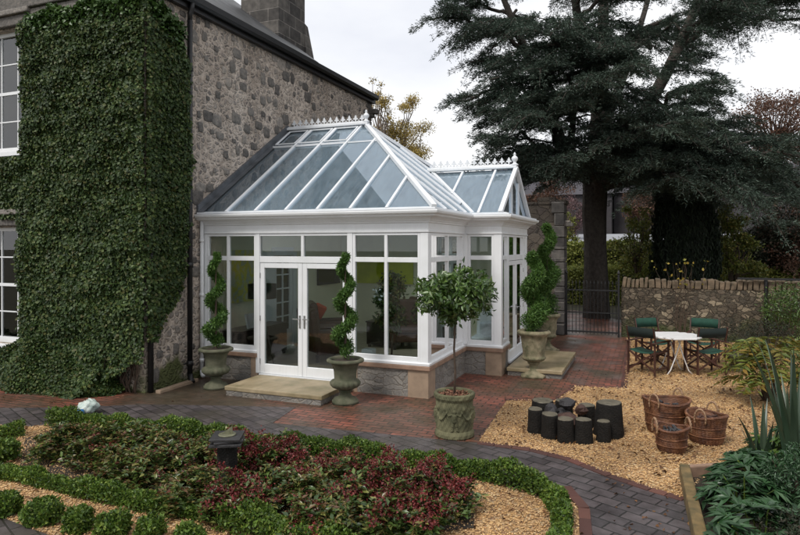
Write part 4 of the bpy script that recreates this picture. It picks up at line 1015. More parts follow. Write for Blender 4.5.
def topi(label, z0, z1, r0, turns, phase, n=15000, orb=.10):
    t = thing('spiral_topiary', label, 'topiary', (0, 0, 0), 'clipped spiral conifers in urns'); spiral(t, z0, z1, r0, turns, phase, n, orb); return t
u1 = make_urn('dark mossy urn on the paving left of the double doors, beside the white pipe', None)
p1 = topi('tall thin spiral conifer in the urn left of the double doors', .68, 2.33, .135, 2.9, 1.2)
u1.location = p1.location = (-6.89, 8.6+.05, .008)
u2 = copy_thing(u1, (-4.38, 8.53+.05, .008), .6, 'dark mossy urn right of the doorstep in front of the double doors')
p2 = copy_thing(p1, u2.location, -.9, 'spiral conifer in the urn right of the doorstep, hiding the door post')
ut = thing('stone_urn', 'large tan relief-carved urn on the brick paving before the side doorstep', 'urn', (0, 0, 0), 'stone urns holding spiral topiary'); urn_tan(ut)
ut.location = (-2.01, 11.51+.1, .008)
p3 = topi('broad bright spiral conifer in the nearer tan urn by the side doors', .80, 2.35, .25, 1.9, 3.6, 20000, .085); p3.location = ut.location
ut2 = copy_thing(ut, (-2.22, 15.17-.6, .008), .9, 'farther tan urn half hidden behind the side doorstep')
p4 = topi('tallest spiral conifer in the farther tan urn against the dark wall', .80, 2.98, .29, 2.3, .4, 24000, .11); p4.location = ut2.location

# ---------------------------------------------------------------- round relief pot with the lollipop tree
PX, PY = -2.34, 7.54+.12
t = thing('relief_planter', 'round mossy green stone planter carved with cherubs and swags on the brick paving', 'planter', (0, 0, 0))
def capsule(x, z, ax, az, bx_, bz_, r):
    dx, dz = bx_-ax, bz_-az; l = max(dx*dx+dz*dz, 1e-6); u = np.clip(((x-ax)*dx+(z-az)*dz)/l, 0, 1)
    d2 = (x-ax-u*dx)**2+(z-az-u*dz)**2; return np.sqrt(np.clip(1-d2/r**2, 0, 1))*r
def pot():
    nt, nz = 360, 150; Z = np.linspace(0, .56, nz); T = np.linspace(0, 2*np.pi, nt, endpoint=False)
    TT, ZZ = np.meshgrid(T, Z); base = np.interp(ZZ, [0, .01, .05, .075, .09, .46, .485, .50, .545, .56], [.235, .252, .25, .238, .226, .236, .252, .262, .262, .245])
    seg = 2*np.pi/4; A = ((TT+.35+seg/2) % seg-seg/2)*.235; h = np.zeros_like(A); z = ZZ
    C = lambda *a: capsule(A, z, *a)
    for hh in (C(0, .24, 0, .30, .034), C(0, .345, 0, .35, .024), C(-.012, .235, -.024, .17, .019), C(.014, .235, .03, .175, .019), C(-.024, .17, -.02, .115, .013), C(.03, .175, .036, .12, .013),
               C(-.03, .315, -.075, .30, .012), C(-.075, .30, -.105, .335, .011), C(.03, .315, .075, .295, .012), C(.075, .295, .105, .335, .011), C(-.02, .115, -.035, .108, .011), C(.036, .12, .05, .112, .011)):
        h = np.maximum(h, hh)
    sw = .335-.095*np.cos(np.clip((np.abs(A)-.185)/.09, -1, 1)*np.pi/2)          # hanging swags between the figures
    sg = np.exp(-((z-sw)/.017)**2)*.02*(np.abs(A) > .09)*(1+.35*np.sin(A*160)); h = np.maximum(h, sg)
    h = np.maximum(h, np.exp(-((np.abs(A)-.125)/.022)**2-((z-.38)/.03)**2)*.024)
    RR = base+h*1.0+.0025*np.sin(TT*47+ZZ*90)+.002*np.sin(TT*19-ZZ*60)
    V = np.stack([RR*np.cos(TT), RR*np.sin(TT), ZZ], -1).reshape(-1, 3)
    inner = np.stack([.222*np.cos(T), .222*np.sin(T), np.full(nt, .555)], -1); inner2 = inner*[.98, .98, 1]-[0, 0, .08]
    V = np.concatenate([V, inner, inner2]); i = np.arange(nt); j = (i+1) % nt
    F = np.concatenate([np.stack([k*nt+i, k*nt+j, (k+1)*nt+j, (k+1)*nt+i], -1) for k in range(nz+1)])
    return np_build('pot', V, F, POT, t, smooth=True)
pot()
CHIPS = leafmat('bark_chips', [(.22, .10, .06), (.14, .06, .04), (.3, .18, .11)], .8, 0)
m = MB(); m.lathe([(.22, .49), (.1, .515), (.01, .52)], 24); m.build('soil', SOIL, t)
P = scatter([(.2*math.cos(a), .2*math.sin(a)) for a in np.linspace(0, 6.28, 20)], 700); V, F = leaf_arrays(np.c_[P, np.full(len(P), .525)], np.tile([0, 0, 1.], (len(P), 1)), .035, .022, jit=.5, along=0); np_build('bark_chips', V, F, CHIPS, t)
t.location = (PX, PY, .008); t.rotation_euler.z = R(-53)
t = thing('standard_bay_tree', 'small standard tree with round leafy head and thin bare stem in the relief planter', 'tree', (0, 0, 0))
m = MB(); m.sm = True; m.tube([(0, 0, .5), (.012, .0, .8), (-.006, .005, 1.1), (.01, 0, 1.4), (0, 0, 1.75)], [.017, .014, .014, .013, .011], 8)
r = random.Random(4)
for i in range(26):
    a = r.uniform(0, 6.28); z = r.uniform(1.42, 1.75); l = r.uniform(.3, .5); m.tube([(0, 0, z), (l*.5*math.cos(a), l*.5*math.sin(a), z+.08+.12*r.random()), (l*math.cos(a), l*math.sin(a), z+.05+.3*r.random())], [.008, .006, .003], 5)
m.build('trunk', TWIG, t)
C = []
for i in range(95):
    d = unit(rng.normal(size=(1, 3)))[0]; c = np.array([0, 0, 1.84])+d*np.array([.42, .42, .30])*rng.uniform(.55, 1.12)
    p, n = blob_points(46, c, (.12, .12, .10), inner=.1); n = unit(n*.5+d*.8+[0, 0, .35]); C.append((p, n))
P = np.concatenate([c[0] for c in C]); N = np.concatenate([c[1] for c in C]); V, F = leaf_arrays(P, N, .078, .034, jit=.5, along=.65, droop=.35, fold=.12)
np_build('crown', V, F, BAY, t); t.location = (PX, PY, .008)

# ================================================================= LOGS AND BASKETS
LG = 'cut log stumps set in a ring on the gravel'
def log(x, y, r0, r1, h, label, seed, tilt=(0, 0)):
    h *= 1.13; r0 *= 1.04; x += .03
    t = thing('log_stump', label, 'log', (x, y, 0), LG); rr = np.random.default_rng(seed); ph = rr.uniform(0, 6.28, 4); n = 36
    def fn(a, z, i): return 1+.06*math.sin(2*a+ph[0]+z*2)+.045*math.sin(3*a+ph[1])+.025*math.sin(7*a+ph[2]+z*5)+.02*math.sin(13*a+ph[3]+z*14)
    m = MB(); m.sm = True; m.lathe([(r0*.98, -.02), (r0*1.04, .02)]+[(r0+(r1-r0)*q, h*q) for q in (.25, .5, .75, .95)]+[(r1*.97, h-.004)], n, (x+0, y, .016), fn=fn, cap=False); m.build('bark', LOGBARK, t)
    m = MB(); m.lathe([(r1*.97, h-.006), (r1*.93, h+.004), (r1*.4, h+.006), (.004, h+.006)], n, (x, y, .016), fn=fn); m.build('cut_top', LOGTOP, t)
    t.rotation_euler = (tilt[0], tilt[1], 0); return t
# positions round the ring
log(-1.21, 7.98, .105, .105, .265, 'front left stump of the log ring, just left of the middle pair', 1)
log(-1.00, 7.89, .098, .092, .255, 'tilted-top stump second from the left in the front row of the log ring', 2, (.05, -.03))
log(-.80, 7.93, .105, .092, .255, 'stump in the centre of the front row of the log ring', 3)
log(-.57, 8.09, .085, .078, .22, 'shortest thin stump at the right of the front row, against the big one', 4)
log(-.52, 8.38, .185, .155, .37, 'largest stump, tall and tapering, at the right end of the log ring', 5)
log(-1.42, 8.14, .10, .095, .27, 'small stump at the far left edge of the log ring', 6)
log(-1.38, 8.48, .15, .145, .30, 'wide stump at the back left of the log ring', 7)
log(-1.13, 8.71, .12, .11, .27, 'stump at the back of the log ring behind the charred pieces', 8)
log(-.83, 8.68, .12, .11, .25, 'low stump at the back of the ring, next to the largest stump', 9)
def lump(x, y, z, r, mat, label, seed, name='charred_wood', cat='charred log'):
    P = np.random.default_rng(seed); m = MB(); m.sm = False; ph = P.uniform(0, 6.28, 5); sc = P.uniform(.7, 1.3, 3)
    for i in range(7):
        pass
    prof = [(r*math.sin(a)*float(P.uniform(.75, 1.2)), -r*math.cos(a)*.8) for a in np.linspace(.15, math.pi-.25, 5)]; jj = P.uniform(.72, 1.25, 7)
    m.lathe(prof, 7, (x, y, z), fn=lambda a, zz_, i: jj[int(round(a/(2*math.pi)*7)) % 7]*(1+.22*math.sin(2*a+ph[0]+zz_*12+i))); o = m.build(name, mat, loc=(x, y, z-r*.8), bevel=.004)
    return tag(o, label, cat, 'charred pieces piled in the log ring')
CHAR = plain('charred_wood', (.03, .026, .028), .55, var=.6, scale=18, bump=1., dist=.012); RUSTY = plain('rusty_brown_wood', (.07, .03, .02), .7, var=.6, scale=14, bump=.8)
lump(-1.02, 8.38, .36, .11, CHAR, 'black charred lump at the top of the pile in the middle of the ring', 1)
lump(-1.22, 8.36, .27, .11, CHAR, 'dark charred piece left of the pile top inside the ring', 2)
lump(-.84, 8.38, .30, .09, RUSTY, 'reddish brown piece between the pile and the largest stump', 3)
lump(-.98, 8.18, .19, .14, RUSTY, 'brown half-burnt piece behind the front row of stumps', 4)
lump(-1.10, 8.44, .12, .2, CHAR, 'bottom charred block the pile rests on', 5)
def basket(name, label, x, y, rt, rb, h, hand, rot, content, seed, squash=1.):
    t = thing(name, label, 'basket', (0, 0, 0), 'wicker log baskets on the gravel'); n = 96; rows = 44
    ph = seed
    def shape(a): return 1+.012*math.sin(2*a+ph)
    V = []; F = []
    prof = [rb+(rt-rb)*(q**.75)+.005*math.sin(q*math.pi*2.2) for q in np.linspace(0, 1, rows)]
    m = MB(); m.sm = True
    for i, r_ in enumerate(prof):
        z = h*i/(rows-1)
        for j in range(n):
            a = 2*math.pi*j/n; w = .006*math.sin(n/3*a*.5*2+math.pi*(i % 2)) ; rr = (r_+w)*shape(a); zz_ = z+.02*math.sin(a*2+ph)*(i/(rows-1))**2
            m.v.append((rr*math.cos(a), rr*math.sin(a)*squash, zz_))
    for i in range(rows-1):
        for j in range(n): m.f.append((i*n+j, i*n+(j+1) % n, (i+1)*n+(j+1) % n, (i+1)*n+j))
    k = len(m.v)
    for i, q in enumerate((.99, .95, .6, .3, .08)):
        z = h*q+.01; r_ = rb+(rt-rb)*(q**.75)-.016
        for j in range(n): a = 2*math.pi*j/n; m.v.append((r_*shape(a)*math.cos(a), r_*shape(a)*math.sin(a)*squash, z+.02*math.sin(a*2+ph)*q*q))
    for i in range(4):
        for j in range(n): m.f.append((k+i*n+j, k+(i+1)*n+j, k+(i+1)*n+(j+1) % n, k+i*n+(j+1) % n))
    m.f.append(tuple(range(k+4*n, k+5*n))); m.f.append(tuple(reversed(range(n))))
    m.build('body', WICK, t)
    br = MB(); br.sm = True
    for s_ in range(3):
        pts = []
        for j in range(145):
            a = 2*math.pi*j/144; b = a*26+s_*2.094; R_ = rt*shape(a)-.004+.011*math.cos(b); pts.append((R_*math.cos(a), R_*math.sin(a)*squash, h+.008+.011*math.sin(b)+.02*math.sin(a*2+ph)))
        br.tube(pts, .0085, 6, cap=False)
    br.build('rim', WICK, t)
    bd = MB(); bd.sm = True
    for zq in (.62, .30):
        R_ = rb+(rt-rb)*(zq**.75)+.005*math.sin(zq*math.pi*2.2); bd.tube([((R_+.008)*shape(a)*math.cos(a), (R_+.008)*shape(a)*math.sin(a)*squash, h*zq+.02*math.sin(a*2+ph)*zq*zq) for a in np.linspace(0, 2*math.pi, 73)], .006, 6, cap=False)
    bd.build('band', WICK, t)
    for a in hand:
        hb = MB(); hb.sm = True; c = Vector((rt*math.cos(a), rt*math.sin(a)*squash, h)); tg = Vector((-math.sin(a), math.cos(a), 0)); ou = Vector((math.cos(a), math.sin(a), 0))
        for o in (0, 1):
            pts = []
            for u in np.linspace(-.15, 1.15, 26):
                b = math.pi*u; tw = .008*math.cos(u*30+o*math.pi); pts.append(c+tg*(.065*math.cos(b))+Vector((0, 0, .115*math.sin(b)))+ou*(.012+tw)+Vector((0, 0, .006*math.sin(u*30+o*math.pi))))
            hb.tube(pts, .009, 6)
        hb.build('handle', WICKPALE, t)
    r = random.Random(seed*7+1); st = MB()
    q = .8 if content != 'cones' else .84
    for i in range(34 if content == 'twigs' else 26):
        a = r.uniform(0, 6.28); d = rt*.72*math.sqrt(r.random()); p = Vector((d*math.cos(a), d*math.sin(a)*squash, h*q+r.uniform(-.03, .02))); b = r.uniform(0, 6.28); l = r.uniform(.04, .09)
        e = p+Vector((math.cos(b)*l, math.sin(b)*l*squash, r.uniform(-.01, .03))); st.tube([p, e], r.uniform(.012, .022), 6)
    st.lathe([(rt*.88, h*q-.03), (rt*.5, h*q-.015), (.01, h*q-.01)], 30)
    fmat = {'twigs': CHAR, 'cones': RUSTY, 'slate': SLAB}[content]
    f = st.build('kindling', fmat, loc=(0, 0, 0)); tag(f, {'twigs': 'dark twigs filling the largest basket', 'cones': 'reddish brown logs in the right-hand basket', 'slate': 'grey kindling heaped in the smallest front basket'}[content], 'kindling')
    for o in (t, f): o.location = (x, y, .018); o.rotation_euler.z = rot
basket('wicker_basket', 'largest wicker basket at the back left of the three', 0.19, 8.79, .285, .215, .41, (R(60), R(-120)), 0, 'twigs', 1, .92)
basket('wicker_basket', 'smallest wicker basket at the front of the three, grey kindling inside', 0.23, 8.01, .19, .14, .27, (R(25), R(205)), 0, 'slate', 2)
basket('wicker_basket', 'middle-sized wicker basket at the right of the three, brown logs inside', 0.64, 8.53, .235, .175, .33, (R(70), R(-110)), 0, 'cones', 3)

# ================================================================= TABLE AND CHAIRS
TX, TY = 0.43, 12.97-.05
t = thing('garden_table', 'white eight-sided folding garden table on the gravel between four green chairs', 'table', (TX, TY, 0)); t.location = (TX, TY, 0)
c, s_ = math.cos(R(22)), math.sin(R(22))
def rt(x, y): return (TX+x*c-y*s_, TY+x*s_+y*c)
oc = [(.46, .2), (.2, .46), (-.2, .46), (-.46, .2), (-.46, -.2), (-.2, -.46), (.2, -.46), (.46, -.2)]
m = MB().prism([rt(*p) for p in oc], .705, .73); m.build('tabletop', TABLEW, t, bevel=.006)
m = MB()
for i in range(-4, 5): 
    y = i*.1; hw = .45 if abs(y) < .2 else .45-(abs(y)-.2)
    a, b = rt(-hw, y), rt(hw, y); m.beam((*a, .733), (*b, .733), .082, .006)
m.build('slat', TABLEW, t)
for sx in (-1, 1):
    for sy in (-1, 1):
        m = MB(); a = rt(sx*.03, sy*.20); b = rt(-sx*.16, sy*.20+.02*sx); e = rt(-sx*.24, sy*.22); m.sm = True
        m.tube([(*a, .70), ((a[0]+b[0])/2, (a[1]+b[1])/2, .36), (*b, .10), (*e, .02)], .011, 8); m.build('leg', TABLEW, t)
def chair_proto(dark=True):
    t = thing('director_chair', '', 'chair', (0, 0, 0), 'green canvas director chairs round the white table'); W, D = .27, .24
    for sx in (-1, 1):
        for sy in (-1, 1):
            x = sx*W; y = sy*D
            if sy > 0: MB().box(x-.014, x+.014, y-.02, y+.02, .0, .60).build('leg', TEAK, t, bevel=.003)
            else: MB().box(x-.014, x+.014, y-.02, y+.02, .0, .60).build('leg', TEAK, t, bevel=.003)
        MB().box(sx*W-.032, sx*W+.032, -D-.06, D+.07, .602, .622).build('armrest', TEAK, t, bevel=.005)
        m = MB(); m.beam((sx*W, D-.03, .60), (sx*W, D+.045, .90), .024, .034); m.build('back_post', TEAK, t, bevel=.003)
        MB().box(sx*W-.012, sx*W+.012, -D+.02, D-.02, .10, .135).build('side_rail', TEAK, t)
        MB().box(sx*W-.013, sx*W+.013, -D+.02, D-.02, .41, .44).build('seat_rail', TEAK, t)
    for sy in (-1, 1):
        m = MB(); m.beam((-W+.015, sy*D+.0, .08), (W-.015, sy*D+.0, .43), .018, .03); m.beam((W-.015, sy*(D-.024), .08), (-W+.015, sy*(D-.024), .43), .018, .03); m.build('cross_brace', TEAK, t)
    m = MB(); m.sm = True; n = 14
    for i in range(n+1):
        u = i/n; x = -W+2*W*u; z = .445-.05*math.sin(math.pi*u); m.v += [(x, -D+.03, z), (x, D-.03, z), (x, -D+.03, z-.006), (x, D-.03, z-.006)]
        if i: k = 4*i; m.f += [(k-4, k, k+1, k-3), (k-2, k-1, k+3, k+2), (k-4, k-2, k+2, k), (k-3, k+1, k+3, k-1)]
    m.build('seat', CANVAS, t)
    m = MB(); m.sm = True
    for i in range(n+1):
        u = i/n; x = -W-.02+(2*W+.04)*u; o = .035*math.sin(math.pi*u)
        m.v += [(x, D-.005+o, .70), (x, D+.04+o, .885), (x, D+.003+o, .70), (x, D+.048+o, .885)]
        if i: k = 4*i; m.f += [(k-4, k, k+1, k-3), (k-2, k-1, k+3, k+2), (k-4, k-2, k+2, k), (k-3, k+1, k+3, k-1)]
    m.build('backrest', CANVAS if not dark else CANVASDK, t); return t
ca = chair_proto(True); ca['label'] = 'green director chair with dark back, front left of the white table'
cb = chair_proto(False); cb['label'] = 'director chair with bright green back, behind the white table on the left'
ca.location = (-0.04, 12.58+.12, .02); ca.rotation_euler.z = R(150)
cb.location = (0.03+.05, 13.78+.1, .02); cb.rotation_euler.z = R(38)
copy_thing(ca, (0.96-.0, 13.09+.02, .02), R(205), 'green director chair with dark back, front right of the white table')
copy_thing(cb, (1.0+.0, 13.95+.25, .02), R(-12), 'director chair with bright green back, behind the white table on the right')

# ================================================================= SUNDIAL, BAG
SX, SY = -3.8, 4.94
t = thing('sundial', 'square dark slate sundial on a short brick pedestal among the shrubs', 'sundial', (SX, SY, 0))
m = MB(); m.box(SX-.07, SX+.07, SY-.07, SY+.07, 0, .53); m.build('pedestal', LOGBARK, t, bevel=.008)
m = MB(); 
for a, hw, z0_, z1_ in ((.5, .15, .531, .56), (.75, .135, .561, .585), (.46, .145, .586, .612)):
    cc, ss = math.cos(a), math.sin(a); m.obox((SX, SY, (z0_+z1_)/2), (hw*cc, hw*ss, 0), (-hw*ss, hw*cc, 0), (0, 0, (z1_-z0_)/2))
m.build('slab', SLAB, t, bevel=.006)
m = MB(); m.sm = True; m.lathe([(.085, .613), (.085, .62), (.07, .624), (.004, .624)], 32, (SX, SY, 0)); m.build('dial_plate', BRASS, t)
m = MB(); a = Vector((SX-.045, SY-.02, .624)); b = Vector((SX+.05, SY+.02, .624)); h = b+Vector((-.005, 0, .075)); o = Vector((.0015, -.003, 0)); m.add([a+o, b+o, h+o, a-o, b-o, h-o], [(0, 1, 2), (5, 4, 3), (0, 3, 4, 1), (1, 4, 5, 2), (2, 5, 3, 0)]); m.build('gnomon', BRASS, t)
def bag():
    n, k = 30, 16; cx, cy = -7.56, 6.64; V = []
    for i in range(k+1):
        ph = math.pi*i/k
        for j in range(n):
            a = 2*math.pi*j/n; w = 1+.10*math.sin(3*a+ph*4)+.07*math.sin(7*a-ph*5)+.04*math.sin(13*a+ph*9)
            V.append((cx+.16*math.sin(ph)*math.cos(a)*w, cy+.13*math.sin(ph)*math.sin(a)*w, .10-.10*math.cos(ph)*w+.02*math.cos(a)))
    F = [(i*n+j, i*n+(j+1) % n, (i+1)*n+(j+1) % n, (i+1)*n+j) for i in range(k) for j in range(n)]
    b = np_build('plastic_bag', V, F, BAG, base=Vector((cx, cy, 0)), smooth=True); tag(b, 'crumpled pale plastic bag lying on the grey path behind the hedge', 'bag')
    m = MB(); m.sm = True; x, y = -7.41, 6.37
    m.lathe([(.03, 0), (.055, .02), (.06, .10), (.045, .12), (.02, .125)], 14, (x, y, .02), fn=lambda a, z, i: 1+.15*math.sin(3*a+z*30)); tag(m.build('plastic_pot', BLUE, loc=(x, y, 0)), 'small bright blue plastic scrap beside the pale bag', 'plastic scrap')
bag()
# ================================================================= WALLS, GATE, FAR SETTING
GY_ = 17.5
t = thing('garden_wall', 'low rubble garden wall with upright coping stones behind the table and chairs', 'wall', (-.72, GY_, 0))
MB().box(-.72, 14, GY_, GY_+.45, -.3, 1.32).build('masonry', GWALL, t)
m = MB(); x = -.70; r = random.Random(8)
while x < 13.9:
    w = r.uniform(.09, .17); h = r.uniform(.19, .27); l = r.uniform(-.01, .02); m.obox((x+w/2, GY_+.225+r.uniform(-.015, .015), 1.32+h/2), (w/2-.008, r.uniform(-.01, .01), r.uniform(-.012, .012)), (0, .24, 0), (r.uniform(-.01, .02), 0, h/2)); x += w+.004
m.build('coping_stones', COPE, t, bevel=.02)
t = thing('tall_stone_wall', 'tall dark stone wall with ragged top joining the house to the gate', 'wall', (-5, 17.4, 0))
MB().box(-7.7, -2.2, 17.2, 17.75, -.3, 3.55).build('masonry', DWALL, t)
m = MB(); x = -7.6; r = random.Random(12)
while x < -2.25: w = r.uniform(.25, .5); m.box(x, x+w-.01, 17.17, 17.8, 3.552, 3.62+r.uniform(0, .14)); x += w
m.build('coping_stones', DWALL, t, bevel=.02)
m = MB()
for i in range(11): m.box(-2.5+(.08 if i % 2 else 0), -2.16, 17.14, 17.8, .02+i*.33, .33+i*.33)
m.build('quoin', CHIM, t, bevel=.015)
MB().box(-2.2, -1.95, 17.3, 17.6, 2.95, 3.05).box(-2.2, -2.02, 17.3, 17.6, 3.051, 3.12).build('projecting_stone', DARKSTONE, t, bevel=.02)
# gate
t = thing('iron_gate', 'black wrought iron bar gate between the tall stone wall and the low garden wall', 'gate', (-2.1, 17.4, 0))
gx0, gx1, gy = -2.12, -.78, 17.35
m = MB()
for x in (gx0, gx1): m.box(x-.025, x+.025, gy-.025, gy+.025, 0, 1.66)
m.build('post', IRON, t)
for x in (gx0, gx1): MB().lathe([(.012, 1.66), (.035, 1.69), (.03, 1.72), (.004, 1.79)], 10, (x, gy, 0)).build('post_finial', IRON, t)
m = MB().box(gx0+.026, gx1-.026, gy-.012, gy+.012, .10, .14).box(gx0+.026, gx1-.026, gy-.012, gy+.012, 1.22, 1.255).box(gx0+.026, gx1-.026, gy-.012, gy+.012, .62, .65); m.build('rail', IRON, t)
n = 14
for i in range(n):
    x = gx0+.06+(gx1-gx0-.12)*i/(n-1); m = MB().tube([(x, gy+.016, .06), (x, gy+.016, 1.42)], .009, 6); m.add([(x-.02, gy+.016, 1.42), (x+.02, gy+.016, 1.42), (x, gy+.01, 1.42), (x, gy+.022, 1.42), (x, gy+.016, 1.52)], [(0, 2, 4), (2, 1, 4), (1, 3, 4), (3, 0, 4), (0, 3, 1, 2)]); m.build('bar', IRON, t)
# iron pole on the low wall
t = thing('iron_pole', 'black iron pole standing against the low garden wall on the right', 'pole', (2.6, 17.4, 0)); MB().tube([(2.62, GY_-.06, 0), (2.62, GY_-.06, 1.65)], .04, 10).build('shaft', IRON, t)
m = MB().beam((2.0, GY_-.1, 1.62), (7, GY_-.1, 1.6), .05, .05); m.build('top_rail', IRON, t)

# far road and buildings beyond the hedge
sheet('far_road', [(-40, 41), (60, 37), (60, 46), (-40, 50)], 0.0, ROADM)
bpy.data.objects['far_road'].location.z = 0
def road():
    xs = np.linspace(-60, 80, 60); V = []; 
    for x in xs:
        V += [(x, 44-.04*x, 2.50), (x, 44.01-.04*x, 2.62), (x, 53-.04*x, 3.35)]
    F = []
    for i in range(len(xs)-1):
        a = 3*i; F += [(a, a+3, a+4, a+1), (a+1, a+4, a+5, a+2)]
    return np_build('road_bank', V, F, ROADM)
bpy.data.objects.remove(bpy.data.objects['far_road'])
rd = road(); rd.name = 'far_road'; tag(rd, kind='structure')
def terrace(x0, x1, y0, dpt, zb, h, nwin, label, roofh=2.6, wallm=HARL, chim=2):
    t = thing('far_house', label, 'house', ((x0+x1)/2, y0, zb)); MB().box(x0, x1, y0, y0+dpt, zb-2, zb+h).build('wall', wallm, t)
    m = MB(); ym = y0+dpt/2; m.add([(x0-.2, y0-.3, zb+h), (x1+.2, y0-.3, zb+h), (x1+.2, y0+dpt+.3, zb+h), (x0-.2, y0+dpt+.3, zb+h), (x0-.2, ym, zb+h+roofh), (x1+.2, ym, zb+h+roofh)], [(0, 1, 5, 4), (2, 3, 4, 5), (0, 4, 3), (1, 2, 5), (3, 2, 1, 0)]); rf = m.build('roof', MAUVE, t)
    for i in range(chim):
        x = x0+(x1-x0)*(i+.5)/chim; MB().box(x-.6, x+.6, ym-.4, ym+.4, zb+h+roofh-.6, zb+h+roofh+1.1).build('chimney', HARL, rf)
    for i in range(nwin):
        x = x0+(x1-x0)*(i+.5)/nwin
        for z in ([zb+1.0, zb+3.8] if h > 4.6 else [zb+1.1]):
            if z+1.4 < zb+h: MB().box(x-.45, x+.45, y0-.03, y0-.003, z, z+1.4).build('window', SCREEN, t)
terrace(-14.5, -3.2, 58, 8, 3.4, 3.6, 4, 'grey terraced house with dark roof seen between the conservatory and the cedar trunk')
terrace(-3.1, 12, 60, 8, 3.4, 3.8, 0, 'grey harled house with dark roof seen right of the cedar trunk')
terrace(-18, -7, 74, 8, 6.2, 4.4, 4, 'paler roofed house farther up the slope behind the gate wall', 3)
terrace(15, 30, 62, 8, 3.6, 4, 4, 'dark house behind the shrubs on the far right')

# ================================================================= HEDGES AND SHRUBS IN THE BED
def hedge_cloud(line, width, h, dens, lump=.18, rnd=True):
    """points over the rounded surface of a low clipped hedge that follows a line"""
    out = []; L_ = 0
    segs = [(np.array(a, float), np.array(b, float)) for a, b in zip(line[:-1], line[1:])]
    for a, b in segs:
        l = np.linalg.norm(b-a); n = int(dens*l); u = rng.random(n); d = (b-a)/l; s = np.array([-d[1], d[0]])
        ph = rng.random(n)*math.pi; s_ = (u*l+L_)
        wv = 1+lump*(np.sin(s_*7.3)*.5+np.sin(s_*17.1+2)*.3+np.sin(s_*3.1+1)*.4)
        rr = wv*(.72+.33*rng.random(n)); e = .7
        cx = np.sign(np.cos(ph))*np.abs(np.cos(ph))**e; cz = np.abs(np.sin(ph))**e
        P2 = a+np.outer(u*l, d)+np.outer(cx*rr*width/2, s); z = cz*rr*h
        out.append((np.c_[P2, z], unit(np.c_[np.outer(np.cos(ph), s), np.sin(ph)+.15]))); L_ += l
    return np.concatenate([o[0] for o in out]), np.concatenate([o[1] for o in out])
def hedge(name, label, line, width, h, dens=4600, mat=BOX, group=None, lf=.031, lump=.34):
    P, N = hedge_cloud(line, width, h, dens, lump); P[:, 2] += .02
    V, F = leaf_arrays(P, N, lf, lf*.62, jit=.75, along=.7, droop=-.35, fold=.15)
    b = Vector((*line[0], 0)); t = thing(name, label, 'hedge', b, group); np_build('foliage', V, F, mat, t)
    m = MB()
    for a, c in zip(line[:-1], line[1:]): m.beam((*a, h*.30), (*c, h*.30), width*.42, h*.55)
    m.build('woody_core', DKSHRUB, t); return t
HG = 'low clipped box hedges edging the gravel bed'
hedge('box_hedge', 'long low box hedge curving beside the grey path in front of the conservatory', [(-7.54, 6.01), (-6.64, 6.17), (-5.57, 6.28), (-4.5, 6.29), (-3.81, 6.3), (-3.17, 6.34), (-2.57, 6.37), (-1.98, 6.32), (-1.43, 6.28), (-1.11, 6.19), (-0.89, 6.02), (-0.74, 5.7), (-0.67, 5.19), (-0.65, 4.7)], .165, .18, group=HG)
hedge('box_hedge', 'short box hedge by the path at the left edge of the photo', [(-8.41, 5.14), (-7.77, 5.22), (-7.45, 5.57)], .20, .15, group=HG)
hedge('box_hedge', 'box hedge between the lower gravel strip and the mixed shrubs', [(-6.91, 4.43), (-6.31, 4.45), (-5.95, 4.48), (-5.53, 4.45), (-5.13, 4.43), (-4.78, 4.44), (-4.38, 4.41), (-3.97, 4.42), (-3.56, 4.46)], .15, .135, group=HG)
hedge('box_hedge', 'loose box hedge along the bottom in front of the dark red shrubs', [(-3.43, 4.42), (-3.01, 4.41), (-2.37, 4.38), (-1.74, 4.31)], .22, .18, group=HG)
def ball(x, y, r, h, label, mat=BOX, n=2600, lf=.034, group='small box balls along the lower gravel edge'):
    t = thing('box_ball', label, 'box shrub', (x, y, 0), group); P, N = blob_points(n, (x, y, h*.48), (r, r, h*.55), .30, 3., int(x*50) % 97, .6, zmin=.01)
    V, F = leaf_arrays(P, N, lf, lf*.6, jit=.7, along=.7, droop=-.3, fold=.15); np_build('foliage', V, F, mat, t)
    MB().lathe([(r*.3, 0), (r*.6, h*.3), (r*.5, h*.6), (.02, h*.75)], 10, (x, y, 0)).build('woody_core', DKSHRUB, t); return t
LBL = ['box ball cut by the left edge of the photo', 'wide box ball second from the left in the bottom row', 'box ball third from the left in the bottom row', 'box ball fourth from the left in the bottom row', 'box ball at the bottom below the loose hedge', 'last box ball of the bottom row, half out of the photo']
for (x, y, r_), lb in zip([(*(-5.4, 3.86), .13), (*(-4.95, 3.87), .185), (*(-4.52, 3.88), .13), (*(-4.18, 3.92), .155), (*(-3.83, 3.97), .12), (*(-3.41, 3.96), .14)], LBL): ball(x, y, r_*.86, .17+r_*.2, lb)
ball(*(-6.79, 4.81), .17, .26, 'box ball on the gravel at the left edge above the lower hedge', group='lone box balls')
